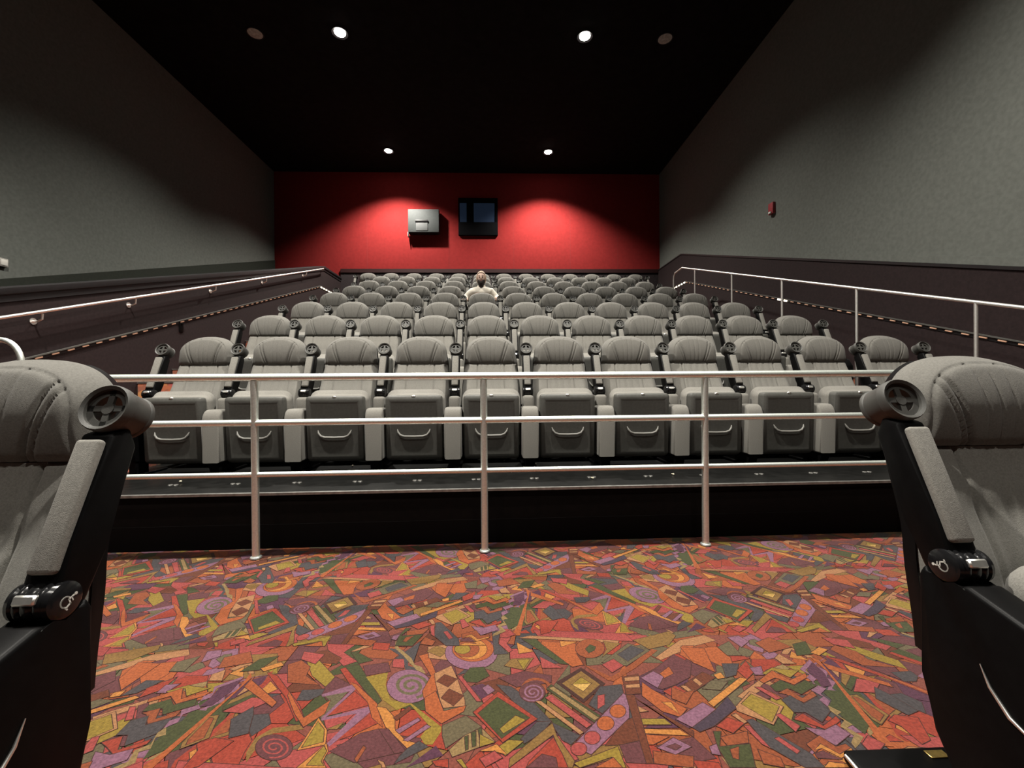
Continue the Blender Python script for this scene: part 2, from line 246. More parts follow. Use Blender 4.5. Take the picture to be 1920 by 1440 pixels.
CARPET = '''
A rose 0,100 300,60 520,30 480,140 20,190
A gg 300,110 520,60 900,30 880,170 560,210 330,200
A plum 430,60 760,10 980,30 820,130 520,160
A brick 1120,150 1300,80 1300,180 1110,190
A rose 1340,110 1880,10 1880,110 1340,240
A base 860,180 1330,180 1240,330 840,330
A gg 10,290 230,260 320,320 10,400
A rose 10,170 340,180 320,290 180,240 10,230
A lime 320,310 390,160 420,240 520,280
A tan 10,400 330,300 560,230 880,180 890,230 560,290 10,425
A plum 10,500 440,360 440,460 300,540 20,620
A orange 440,390 560,310 780,290 700,400 520,510 460,540
A gg 800,380 1000,290 1030,340 900,390
A lav 1060,330 1120,220 1330,170 1320,250 1220,290 1100,350
A gg 1130,270 1200,230 1270,220 1260,260 1170,300
A lav 1050,370 1210,330 1190,390 1000,420
A tan 1250,360 1450,280 1470,400 1420,400 1420,320 1290,370
A must 1250,400 1380,340 1370,430
A olive 1460,360 1450,230 1680,220 1680,310 1600,340
A lime 1600,340 1680,310 1680,400 1600,380
A brick 700,500 860,420 1060,420 1040,480 720,560
A gg 540,560 660,470 780,430 720,510 600,580
A green 140,690 200,640 420,600 380,660 170,710
A tan 20,790 620,600 600,660 20,825
A rust 640,640 1030,500 820,640 700,720
A pale 780,530 1050,470 1040,510 860,560
A lime 1050,490 1250,480 1230,530 1060,570
A orange 940,560 1040,510 1050,580 1130,580 1110,620 960,640
A green 850,650 930,600 950,650 1140,620 1110,670 860,740 820,740
A rust 620,740 840,680 800,760 740,790
A plum 430,690 520,660 510,810 420,1000 390,960
A rose 540,700 600,690 580,800 520,810
A lime 30,930 380,770 390,880 40,1040
A slate 500,860 600,780 900,790 780,950 480,1030
A brick 390,1000 480,990 480,1050 380,1110
A rose 150,1000 250,970 230,1060 110,1130
A lav 240,1160 580,1070 560,1130 210,1248
A slate 40,1150 230,1080 220,1160 60,1230
A brick 470,1248 700,1180 690,1248
A green 1080,690 1260,650 1240,740 1010,970 800,1080 660,1130 680,1050 800,1020 830,940 900,900 930,830 1010,800
A purp 1335,500 1590,410 1560,480 1390,590 1330,560
A purp 1210,605 1330,550 1390,590 1220,640
A lav 1590,400 1330,480 1340,540 1210,600 1200,650 1050,710 1020,780 960,790 970,730 1150,650 1160,590 1280,530 1280,480
A pale 960,790 1020,780 910,850 900,900 820,930 800,1010 670,1060 640,1140 470,1200 380,1248 400,1220 590,1130 610,1060 750,1010 770,930 860,890 870,830
A plum 1380,690 1700,590 1740,660 1600,770 1420,780
A rust 1340,700 1260,940 1030,1010 1290,720
A olive 1310,740 1345,700 1275,940 1010,1020 1060,985 1240,925
A slate 1400,780 1600,760 1620,850 1450,960 1400,860
A brick 1060,1020 1420,940 1450,1000 1380,1110 1320,1240 1110,1248
A must 1620,470 1680,540 1430,650
A brick 1590,400 1650,370 1480,560 1330,680 1260,760 1000,1000 760,1180 720,1248 800,1248 1050,1010 1400,640 1620,460
A brick 1590,390 1680,420 1880,690 1920,800 1850,830 1760,620 1640,460
A lime 980,1030 1060,1030 1040,1110 1100,1248 1000,1248 990,1150
A must 890,1110 950,1080 970,1200 900,1230
A olive 1400,1110 1480,980 1640,890 1880,860 1920,900 1640,940 1540,1010 1470,1100 1400,1200
A plum E1650,1065,165,115
A rose S1650,1065,140,95,2.3,9
B rose 130,60 430,0 600,0 450,60 250,100
B olive 80,150 110,0 150,0 130,90 450,30 430,90
B plum 620,60 900,20 930,110 760,130
B rose 350,110 620,130 500,210 620,290 500,330 360,180
B tan 570,200 740,125 760,150 600,200
B green 570,210 650,220 760,280 640,310
B brown 230,210 350,190 480,260 440,310 300,300
B lime 160,260 240,240 420,430 340,520 220,420
B rust 0,320 120,280 200,340 160,420 280,500 0,480
B brick 780,120 920,130 900,190 760,180
B plum 680,330 900,300 920,380 700,420
B rose 950,270 1060,270 1040,350 940,340
B slate 900,170 1040,190 1080,250 1080,330 1180,350 1200,410 1280,440 1160,430 1060,400 1040,260
B pale 970,100 1000,170 1050,210 1110,260 1140,320 1200,340 1240,400 1190,400 1100,310 1040,240 960,170
B plum 430,430 600,520 350,640 300,560
B brick 470,360 520,345 660,520 760,690 600,560
B slate 130,550 330,540 300,590 190,640 80,640
B gg 330,600 560,540 330,790 290,800 380,650
B orange 10,560 140,800 380,640 330,760 140,880 60,760 0,600
B brick 350,780 600,560 740,680 400,770
B rose 320,800 620,740 500,850 350,910
B olive 350,900 500,840 440,900
B brick 420,1010 780,730 820,840 560,960
B lav 300,590 580,500 610,540 340,795 760,690 770,720 370,1060 350,1030 620,760 300,825 300,800 560,560 310,610
B green 520,340 640,320 840,640 800,680
B orange 560,480 620,500 800,670 850,880 760,800 720,660
B plum 380,1100 650,940 820,900 960,1120 600,1200
B must 275,800 350,910 335,1040 85,1090
B lime 270,835 325,905 315,1015 125,1065
B must 345,1030 360,1100 310,1190 340,1248 80,1248 250,1110
B lime 325,1055 345,1100 295,1190 320,1230 170,1225 260,1120
B rust 600,1170 680,1050 700,1070 620,1200
B lime 700,430 900,390 880,500 920,640 1100,660 1380,880 1380,920 1300,1040 1230,1040 1190,970 1270,870 1100,680 980,730 860,640
B lav E1090,515,200,150
B gg S1105,510,165,115,2.2,16
B must 880,710 960,800 960,900 1050,1000 1160,1030 1070,1070 880,880 800,700
B brown 950,800 1090,700 1110,720 980,820
B lav 970,910 1170,800 1190,820 1000,940
B lav 1040,1000 1250,860 1280,880 1080,1010
B orange 1180,240 1260,220 1330,400 1340,620 1240,700 1210,560 1290,420
B orange 1230,620 1330,560 1400,740 1600,690 1580,740 1380,850 1240,740
B tan 1470,330 1520,440 1590,640 1590,690 1400,710 1370,640 1330,480 1320,400
B brown 1340,470 1410,410 1520,450 1440,520
B brown 1380,620 1450,540 1580,600 1490,690
B tan 1260,160 1440,140 1450,280 1270,260
B olive 1250,200 1340,150 1450,190 1370,250
B lav E1650,215,235,150
B orange E1665,180,185,112
B must E1650,180,140,92
B rust E1610,180,110,72
B lime E1570,180,70,42
B green 1580,420 1640,350 1760,340 1810,420 1700,480 1590,470
B rose 1530,430 1560,420 1740,650 1700,650
B purp 1640,520 1750,490 1860,560 1740,630
B lav 1750,530 1800,500 1860,550 1800,590
B gg 1390,870 1600,780 1740,880 1580,960 1420,1070 1390,960
B pale 1450,1090 1590,960 1740,890 1860,1010 1480,1150
B green 1590,970 1620,960 1620,1080 1600,1090
B green 1650,930 1690,920 1690,1050 1660,1060
B green 1710,900 1740,890 1750,1000 1730,1010
B plum 820,900 900,900 1060,1100 960,1120
B slate 1070,1080 1180,1010 1260,1060 960,1210 1000,1150
B purp 1060,1248 1330,1050 1400,1140 1200,1200
B tan 810,1180 860,1200 880,1248 850,1248
B brick 1300,1190 1440,1170 1440,1248 1330,1230
B lime 1520,1180 1560,1170 1610,1248 1580,1248
C rose 480,10 1300,40 1380,110 1000,90 520,60
C tan 350,80 450,60 1250,105 1240,125 480,85
C rose 180,0 280,0 270,90 240,130 290,190 260,210 170,130 190,60
C slate 110,20 180,20 160,130 250,220 130,230
C green 380,90 500,90 800,320 720,310
C must 330,120 480,200 350,220
C orange 560,110 860,130 870,230 930,320 830,340 550,130
C must 720,110 870,115 730,160
C rust E990,175,130,85
C green 950,180 990,140 1040,160 1030,190 980,215
C olive 1110,110 1260,130 1100,250 1140,180
C rose 540,250 740,350 560,350
C olive 220,330 280,270 480,260 400,370
C lime 340,280 450,270 390,360
C plum 170,440 400,380 640,420 640,480 330,520
C rust 930,320 960,330 1180,430 1300,360 1540,180 1600,190 1400,350 1200,470 1150,460
C gg 1100,300 1330,130 1530,190 1320,330
C slate 1240,230 1360,150 1480,190 1330,290
C rose 1100,320 1200,270 1290,330 1190,390
C olive 1380,100 1700,20 1760,60 1700,140 1520,180
C orange 1820,150 1920,150 1920,300 1800,230
C plum 1450,440 1600,340 1740,230 1900,310 1890,430 1760,500 1640,540 1600,530
C lav 1450,440 1560,380 1650,430 1600,530
C orange 1620,400 1700,340 1740,400 1660,440
C orange 1460,480 1540,540 1860,720 1800,790 1640,740 1460,600
C must 1640,660 1720,660 1790,760
C brick 1650,560 1760,510 1860,570 1820,660
C slate 150,500 280,520 480,660 640,830 520,830 330,680
C slate 640,840 900,960 820,1040 740,1000
C slate 370,990 510,840 640,830 560,930 400,1030
C black 690,480 910,350 1120,490 930,660
C olive 740,490 910,380 1080,500 930,630
C lime 830,500 910,435 1000,490
C yel 830,500 1000,490 930,560
C rust S480,560,170,140,1.0,14
C plum E470,570,115,90
C lav S475,570,105,80,2.4,8
C slate 1080,520 1270,500 1290,580 1100,760 980,680
C rose 1060,600 1120,590 1120,680 1060,720
C green 640,500 1080,780 1030,840 600,540
C pale 620,530 660,520 1070,800 1030,820
C rose 590,620 640,590 1000,860 960,890
C tan 500,650 550,650 930,930 900,950
C brown 1280,850 1370,800 1440,1000 1270,1040 1130,1050
C plum 1260,1050 1440,1010 1500,1210 1320,1200
C lav 1290,580 1340,620 1340,800 1000,1130 960,1110 830,1060
C orange E1240,740,70,58
C orange E1130,850,75,62
C rose E1010,980,70,58
C rose E890,1080,70,58
C tan 1410,690 1510,740 1410,750
C lime 1440,810 1660,810 1720,860 1450,860
C must 1470,900 1800,910 1880,960 1490,940
C orange 1490,950 1700,970 1560,1040 1520,1040
C rust 1560,1100 1920,1150 1920,1248 1570,1210
C lav 1600,1070 1740,980 1900,1060 1760,1130
C plum 1680,1060 1760,1035 1810,1060 1760,1090
C brown 1310,580 1390,600 1560,1210 1500,1210
C brown 1390,610 1420,640 1920,920 1920,970
C brown 1280,430 1420,410 1450,580 1320,590
C tan 1300,440 1430,425 1432,460 1305,470
C tan 1310,505 1435,495 1438,525 1318,530
C olive 650,850 690,960 850,1190 830,1248 780,1248 660,950 260,1248 270,1170
C brick 660,980 740,1130 790,1248 420,1248 440,1200
C plum 560,1130 680,1160 700,1248 420,1248
C lime 850,1210 1240,1060 1310,1248 1230,1248 1190,1150 900,1248
C orange 1200,1160 1280,1248 1040,1248
C brick -60,750 165,565 515,810 205,1020
C green -15,760 155,615 445,800 195,985
C lime 180,900 320,780 410,820 210,940
C lime 0,950 130,1020 0,1060
C lime 260,1000 390,1010 230,1140 140,1080
C must 0,1100 150,1040 240,1130 120,1100
C rose 0,1170 130,1100 200,1160 50,1240
D orange 60,130 230,140 310,310 150,240
D lav 400,60 480,50 550,90 500,130
D gg 330,130 410,90 500,190 400,190
D tan 740,210 770,180 890,250 800,250
D rust 600,100 700,60 860,130 700,170
D green 870,110 960,90 1010,180 900,190
D must 1000,170 1060,130 1120,150 1060,190
D rose 1080,60 1260,80 1320,140 1160,110
D slate 360,250 480,250 460,330 390,350
D gg 220,430 280,370 400,380 350,440
D brown 90,400 220,310 310,350 160,450
D tan 60,410 100,410 150,450 130,460
D tan 150,370 170,355 220,395 200,410
D must 300,330 350,315 380,350 330,360
D tan 460,560 560,450 800,560 730,690 470,590
D lime 500,540 570,470 770,560 720,670
D rust 0,420 90,460 160,440 100,540 0,500
D lav 30,650 220,530 310,580 150,710
D navy 150,710 310,590 400,490 460,570 300,700 200,740
D must 260,530 490,350 540,360 460,430 300,560
D brick 470,300 530,230 590,310 540,360
D lav 560,280 640,270 660,330 600,330
D lime 650,320 720,280 780,290 910,300 850,350 740,300 680,330
D orange 630,370 720,300 850,370 960,320 970,350 880,400 740,350 660,390
D green 710,410 780,370 880,410 960,370 1030,410 930,470 850,430 750,450
D rust 770,460 830,430 940,500 1010,450 1040,480 950,530 820,470
D slate 790,510 850,480 950,540 1040,490 1140,590 1080,670 960,600 880,600
D brick 880,650 940,610 1090,700 1180,630 1210,660 1130,730 980,680
D lav 960,710 1100,730 1180,690 1280,760 1180,840 1040,760
D rust 970,830 1060,770 1180,850 1250,830 1300,870 1210,920 1070,850 1030,890
D must 1030,870 1070,830 1210,905 1290,860 1300,880 1220,930 1080,860
D purp 1000,230 1100,320 1150,410 1080,420 1040,360 970,300
D green 1110,440 1230,450 1420,690 1390,760 1230,640 1190,590 1130,560 1150,510 1090,460
D lav 920,290 990,220 1010,240 960,300 1040,360 1010,390 1110,430 1070,470 1140,520 1120,560 1060,510 1090,490 1000,440 1050,410 970,350 990,330
D pale 1120,550 1220,600 1190,620 1300,690 1260,710 1380,780 1350,830 1320,860 1290,820 1310,770 1210,700 1240,660 1140,590
D tan 1140,290 1200,300 1200,350
D olive 1220,310 1290,340 1260,420 1220,380
D green 1290,340 1340,350 1290,440 1250,420
D rose 1330,360 1500,380 1460,460 1310,450
D slate 1460,420 1560,470 1770,590 1700,620 1470,500
D olive 1270,480 1330,475 1560,620 1505,690 1440,650
D rust 1300,490 1335,495 1525,620 1495,665 1440,630
D brick 1560,660 1600,620 1770,640 1860,800 1800,830 1650,700
D orange 990,200 1060,230 1270,470 1460,690 1600,850 1500,840 1420,700 1240,470 1110,300
D orange 1060,220 1100,250 1560,390 1590,420 1130,290
D rose 1370,830 1410,770 1530,830 1490,880 1410,870
D slate 540,660 580,650 1000,900 1100,998 960,998 700,850
D rose 600,420 640,420 780,500 750,510
D rose 750,620 780,610 920,700 890,740
D rose 740,790 770,780 920,880 900,900
D rose 520,700 560,700 710,860 650,830
D brick 320,700 400,640 520,680 440,750
D tan 430,620 460,610 540,670 520,680
D green 300,740 350,740 340,850 560,830 600,998 420,998 330,850
D rust 350,780 540,740 550,820 400,840
D lav 270,850 320,830 350,910 290,900
D rust 420,870 480,850 480,940 440,930
D rust 620,870 780,930 810,998 660,970
D plum 1030,900 1090,880 1220,940 1050,930
D must 1100,998 1130,960 1300,980 1380,998
'''
def carpet_tile():
    """one repeat of the woven design as flat pieces, in floor coordinates"""
    out = []
    def fl(ch, x, y):
        ox, oy, s = CH[ch]; p = atZ(ox + x/s, oy + y/s, 0); return (p.x, p.y)
    for ln in CARPET.strip().split('\n'):
        t = ln.split(); ch, c = t[0], t[1]
        if t[2][0] in 'ES':
            v = [float(a) for a in t[2][1:].split(',')]
            if t[2][0] == 'E':
                pts = [fl(ch, v[0] + v[2]*math.cos(a), v[1] + v[3]*math.sin(a)) for a in [2*math.pi*k/22 for k in range(22)]]
                out.append((c, pts, True))
            else:
                n = int(v[4]*20); o_, i_ = [], []
                for k in range(n + 1):
                    f = k/n; a = f*v[4]*2*math.pi
                    for L, dr in ((o_, v[5]), (i_, -v[5])):
                        g = max(0.02, 0.12 + 0.88*f + dr/v[2]); L.append(fl(ch, v[0] + v[2]*g*math.cos(a), v[1] + v[3]*g*math.sin(a)))
                out.append((c, o_ + i_[::-1], False))
        else:
            out.append((c, [fl(ch, *[float(a) for a in q.split(',')]) for q in t[2:]], len(t) < 11 and c != 'purp'))
    return out
def grow(pts, d):
    n = len(pts); A = sum(pts[i][0]*pts[(i+1) % n][1] - pts[(i+1) % n][0]*pts[i][1] for i in range(n))
    s = 1 if A > 0 else -1; res = []
    for i in range(n):
        p, q, r_ = Vector(pts[i-1]), Vector(pts[i]), Vector(pts[(i+1) % n])
        a, b = (q - p), (r_ - q)
        if a.length < 1e-6 or b.length < 1e-6: res.append(tuple(q)); continue
        a.normalize(); b.normalize()
        n1, n2 = Vector((a.y, -a.x))*s, Vector((b.y, -b.x))*s
        m_ = n1 + n2
        m_ = m_.normalized() if m_.length > 1e-3 else n1
        k = d/max(0.5, m_.dot(n1)); res.append((q.x + m_.x*k, q.y + m_.y*k))
    return res
TILE_V = (1.0, 0.56)
def build_carpet():
    tile = carpet_tile(); V, Fc, MI = [], [], []
    pieces = []
    for c, pts, ol in tile:
        one = []
        for P, cc, dz in ([(grow(pts, 0.0020), 'black', -3e-6)] if ol else []) + [(pts, c, 0.0)]:
            if len(P) <= 4: one.append((P, [tuple(range(len(P)))], cc, dz)); continue
            r_ = delaunay_2d_cdt([Vector(p) for p in P], [], [list(range(len(P)))], 1, 1e-6)     # clean triangles even where an outline folds
            one.append(([tuple(p) for p in r_[0]], [tuple(f) for f in r_[2]], cc, dz))
        pieces.append(one)
    x0, x1, y0, y1 = X_WL, X_WR, Y_FRONT, 2.85
    V += [(x0, y0, 0), (x1, y0, 0), (x1, y1, 0), (x0, y1, 0)]; Fc.append((0, 1, 2, 3)); MI.append(CPN.index('base'))
    rg = random.Random(11); cell = 0.105; nx, ny = int((x1 - x0)/cell), int((y1 + 2.2)/cell); J = {}
    def jp(i, j):
        if (i, j) not in J: J[(i, j)] = (min(max(x0 + (i + rg.uniform(-.42, .42))*cell, x0), x1), min(max(-2.2 + (j + rg.uniform(-.42, .42))*cell*0.9, y0), y1))
        return J[(i, j)]
    ground = ['rust', 'plum', 'brick', 'olive', 'gg', 'rose', 'base', 'brown', 'slate', 'green', 'purp', 'orange', 'plum', 'rust']
    for i in range(nx + 1):
        for j in range(ny + 3):
            q = [jp(i, j), jp(i + 1, j), jp(i + 1, j + 1), jp(i, j + 1)]
            if rg.random() < 0.35: q = q[:3]
            b = len(V); V += [(p[0], p[1], 0.00018) for p in grow(q, 0.001)]; Fc.append(tuple(range(b, b + len(q)))); MI.append(CPN.index('black'))
            q = grow(q, -0.0012); b = len(V); V += [(p[0], p[1], 0.00026) for p in q]; Fc.append(tuple(range(b, b + len(q)))); MI.append(CPN.index(rg.choice(ground)))
    for k in range(-5, 4):
        for j in range(-4, 5):
            sx = TILE_V[0]*k + 2.0*j; sy = TILE_V[1]*k
            if sx + 1.3 < x0 or sx - 1.2 > x1 or sy + 1.0 < -2.2: continue
            for i, (c, pts, ol) in enumerate(tile):
                z = 0.0004 + 6e-6*i + (2e-6 if (k + j) % 2 else 0)
                sh = [(p[0] + sx, p[1] + sy) for p in pts]
                cx = sum(p[0] for p in sh)/len(sh); cy = sum(p[1] for p in sh)/len(sh)
                if not (x0 + 0.3 < cx < x1 - 0.3 and y0 + 0.3 < cy < y1 - 0.05): continue
                for (vv, ff, cc, dz) in pieces[i]:
                    b = len(V); V += [(min(max(p[0] + sx, x0), x1), min(max(p[1] + sy, y0), y1), z + dz) for p in vv]
                    for f in ff: Fc.append(tuple(b + q for q in f)); MI.append(CPN.index(cc))
    me = bpy.data.meshes.new('floor'); me.from_pydata(V, [], Fc)
    for k in CPN: me.materials.append(MATS['carpet_' + k])
    me.polygons.foreach_set('material_index', MI); me.update()
    bm = bmesh.new(); bm.from_mesh(me)
    for f in bm.faces:
        f.normal_update()
        if f.normal.z < 0: f.normal_flip()
    bm.to_mesh(me); bm.free()
    return me
struct('floor', build_carpet(), 'multicoloured carpet woven with triangles, zigzags and spirals')
# stair carpet seen from afar: the same yarns, cells too small to pick apart
def stair_carpet():
    m = bpy.data.materials.new('carpet_stairs'); m.use_nodes = True; nt = m.node_tree; b = nt.nodes['Principled BSDF']
    tc = nt.nodes.new('ShaderNodeTexCoord'); mp = nt.nodes.new('ShaderNodeMapping'); mp.inputs['Scale'].default_value = (9, 14, 14)
    vo = nt.nodes.new('ShaderNodeTexVoronoi'); vo.distance = 'MANHATTAN'; vo.inputs['Scale'].default_value = 1.0
    rp = nt.nodes.new('ShaderNodeValToRGB'); rp.color_ramp.interpolation = 'CONSTANT'
    e = rp.color_ramp.elements; e[0].color = (*CP['orange'], 1); e[1].position = 0.16; e[1].color = (*CP['rust'], 1)
    for p, c in ((0.32, 'brick'), (0.45, 'olive'), (0.58, 'rose'), (0.68, 'plum'), (0.76, 'orange'), (0.88, 'must'), (0.94, 'slate')):
        q = e.new(p); q.color = (*CP[c], 1)
    sp = nt.nodes.new('ShaderNodeSeparateColor')
    nt.links.new(tc.outputs['Object'], mp.inputs['Vector']); nt.links.new(mp.outputs['Vector'], vo.inputs['Vector'])
    nt.links.new(vo.outputs['Color'], sp.inputs['Color']); nt.links.new(sp.outputs['Red'], rp.inputs['Fac'])
    nt.links.new(rp.outputs['Color'], b.inputs['Base Color']); b.inputs['Roughness'].default_value = 0.95
    b.inputs['Sheen Weight'].default_value = 0.2
    return m
M_stair = stair_carpet()

# ------------------------------------------------------------------ tiers, aisles
def skewbox(name, x0, x1, y0, y1, z0, z1, m):
    v = [(x, y + SKEW*x, z) for z in (z0, z1) for (x, y) in ((x0, y0), (x1, y0), (x1, y1), (x0, y1))]
    return mesh_from(name, v, [(3, 2, 1, 0), (4, 5, 6, 7), (0, 1, 5, 4), (1, 2, 6, 5), (2, 3, 7, 6), (3, 0, 4, 7)], m)
ROWN = ['front', 'second', 'third', 'fourth', 'fifth', 'sixth', 'seventh', 'back']
tier0 = None
for i in range(8):
    y1 = tier_y(i+1) if i < 7 else Y_BACK + 0.05
    o = struct('floor_tier', skewbox('floor_tier', SEAT_X0, SEAT_X1, tier_y(i), y1, 0.0, tier_z(i), M_conc), 'dark painted concrete tier under the %s row of seats' % ROWN[i])
    if i == 0: tier0 = o
    a = tier_y(i); zr0 = 0.0 if i == 0 else tier_z(i-1)
    rf = obj('riser_face', skewbox('riser_face', SEAT_X0, SEAT_X1, a - 0.008, a + 0.002, zr0 + 0.15, tier_z(i) - 0.012, M_rise), o)
    vb = obj('vinyl_base', skewbox('vinyl_base', SEAT_X0, SEAT_X1, a - 0.011, a + 0.001, zr0 + 0.002, zr0 + 0.15, M_base), o)
    ns = obj('nosing', skewbox('nosing', SEAT_X0, SEAT_X1, a - 0.013, a + 0.012, tier_z(i) - 0.012, tier_z(i) + 0.003, M_nose), o)
me_bolt = lathe_mesh('floor_bolt', [(0, 0.004), (0.014, 0.004), (0.016, 0), (0, 0)], M_nose, n=8)
for k in range(13):
    x = -2.2 + 0.405*k
    for dx in (0, 0.035): obj('floor_bolt', me_bolt, tier0, (x + dx, 2.97 + SKEW*x, TIER_Z))

def aisle(name, x0, x1, label):
    root = None
    for j in range(17):
        y0 = 2.43 + ROW_DY/2*j; y1 = y0 + ROW_DY/2 if j < 16 else Y_BACK + 0.05; z = 0.165 + TIER_DZ/2*j
        if j == 16: z = tier_z(7)
        me = box_mesh('step', x0, x1, y0, y1, 0.0, z, M_stair, 0.012, 2)
        if root is None:
            root = struct(name, me, label)
        else: obj('step', me, root)
        e = obj('step_nosing', box_mesh('step_nosing', x0, x1, y0 - 0.006, y0 + 0.025, z - 0.01, z + 0.004, M_nose if j else M_brass), root)  # lowest nosing in brass: its yellow-lit edge is put into the colour
    return root
aisle('floor_aisle_left', X_HW, SEAT_X0 - 0.005, 'carpeted aisle stairs between half wall and left ends of seat rows')
aisle('floor_aisle_right', SEAT_X1 + 0.09, X_WR - 0.06, 'carpeted aisle stairs along the right wall')

# ------------------------------------------------------------------ walls
def wall_x(name, poly, x0, x1, m, label):
    return struct(name, prism_mesh(name, poly, 'x', x0, x1, m), label)
# left half wall with sloping top, level beyond the last stair
pa, pb = atX(0, 542, X_HW), atX(607, 499, X_HW)
ztopL = line_at(pa, pb); yT = pb.y
pk = ztopL(yT)
halfpoly = [(Y_FRONT, 0), (Y_BACK, 0), (Y_BACK, pk - 0.05), (yT, pk - 0.05), (3.0, ztopL(3.0) - 0.05), (Y_FRONT, ztopL(3.0) - 0.05)]
wl = wall_x('wall_left_lower', halfpoly, X_HW - 0.14, X_HW, M_mar, 'dark maroon half wall rising along the left aisle')
cap = [(Y_FRONT, ztopL(3.0) - 0.05), (3.0, ztopL(3.0) - 0.05), (yT, pk - 0.05), (Y_BACK, pk - 0.05), (Y_BACK, pk), (yT, pk), (3.0, ztopL(3.0)), (Y_FRONT, ztopL(3.0))]
obj('cap', prism_mesh('cap', cap, 'x', X_HW - 0.2, X_HW + 0.03, M_cap, 0.008, 2), wl)
dz = atX(0, 542, X_HW).z - atX(0, 556, X_HW).z
bandp = [(3.0, ztopL(3.0) - 0.05), (yT, pk - 0.05), (Y_BACK - 0.01, pk - 0.05), (Y_BACK - 0.01, pk - 0.05 - dz), (yT, pk - 0.05 - dz), (3.0, ztopL(3.0) - 0.05 - dz)]
obj('top_band', prism_mesh('top_band', bandp, 'x', X_HW, X_HW + 0.012, M_cap), wl)
struct('floor_passage', box_mesh('floor_passage', X_WL, X_HW - 0.14, 2.85, Y_BACK, -0.02, 0.0, M_conc), 'dark floor of the entry passage behind the half wall')
# left grey wall
wL = struct('wall_left', box_mesh('wall_left', X_WL - 0.12, X_WL, Y_FRONT, Y_BACK, 0, CEIL_Z, M_grey), 'grey cloth wall on the left side')
q0, q1 = atX(0, 523, X_WL), atX(515, 488, X_WL); zq = line_at(q0, q1)
tp = [(3.0, zq(3.0)), (Y_BACK - 0.01, zq(Y_BACK)), (Y_BACK - 0.01, zq(Y_BACK) - 0.5), (3.0, zq(3.0) - 0.5)]
o = struct('trim_1', prism_mesh('trim_1', tp, 'x', X_WL, X_WL + 0.02, M_grtrim), 'dark green-grey sloping trim along the foot of the left grey wall')
# right wall: grey above, wainscot proud of it
wR = struct('wall_right', box_mesh('wall_right', X_WR, X_WR + 0.12, Y_FRONT, Y_BACK, 0, CEIL_Z, M_grey), 'grey cloth wall on the right side')
XW = X_WR - 0.05
ra, rb = atX(1920, 507, XW), atX(1277, 478, XW); ztopR = line_at(ra, rb); yR = rb.y
pr = ztopR(yR)
wpoly = [(Y_FRONT, 0), (Y_BACK - 0.005, 0), (Y_BACK - 0.005, pr), (yR, pr), (2.0, ztopR(2.0)), (Y_FRONT, ztopR(2.0))]
wr2 = wall_x('wall_right_lower', wpoly, XW, X_WR - 0.002, M_mar, 'dark maroon wainscot rising along the right wall')
cpoly = [(2.0, ztopR(2.0)), (yR, pr), (Y_BACK - 0.01, pr), (Y_BACK - 0.01, pr + 0.03), (yR, pr + 0.03), (2.0, ztopR(2.0) + 0.03)]
obj('cap', prism_mesh('cap', cpoly, 'x', XW - 0.012, X_WR - 0.002, M_cap), wr2)
t2 = [(2.0, ztopR(2.0) + 0.031), (yR, pr + 0.031), (yR, pr + 0.11), (2.0, ztopR(2.0) + 0.11)]
struct('trim_2', prism_mesh('trim_2', t2, 'x', X_WR - 0.02, X_WR - 0.001, M_grey), 'grey sloping rail trim above the right wainscot')
# back wall
ZK = atY(900, 505, Y_BACK).z
wB = struct('wall_back', box_mesh('wall_back', X_WL - 0.1, X_WR + 0.1, Y_BACK, Y_BACK + 0.15, 0, CEIL_Z, M_red), 'red cloth back wall behind the top row')
struct('wall_back_lower', box_mesh('wall_back_lower', X_HW, XW, Y_BACK - 0.02, Y_BACK - 0.002, 0, ZK - 0.1, M_kick), 'dark kick panel along the foot of the red wall')
struct('trim_3', box_mesh('trim_3', X_HW, XW, Y_BACK - 0.04, Y_BACK - 0.002, ZK - 0.1, ZK, mat('trim_dark_red', (0.03, 0.004, 0.004), 0.6)), 'very dark red rail below the red wall')
for x in (-3.5, -1.3, 0.45, 2.0, 3.3):
    obj('panel_seam', box_mesh('panel_seam', x - 0.004, x + 0.004, Y_BACK - 0.002, Y_BACK + 0.001, ZK, CEIL_Z - 0.01, mat('red_seam', (0.24, 0.022, 0.021), 0.95)), wB)
struct('ceiling', box_mesh('ceiling', X_WL - 0.1, X_WR + 0.1, Y_FRONT, Y_BACK + 0.1, CEIL_Z, CEIL_Z + 0.1, M_ceil), 'black ceiling with round downlights')

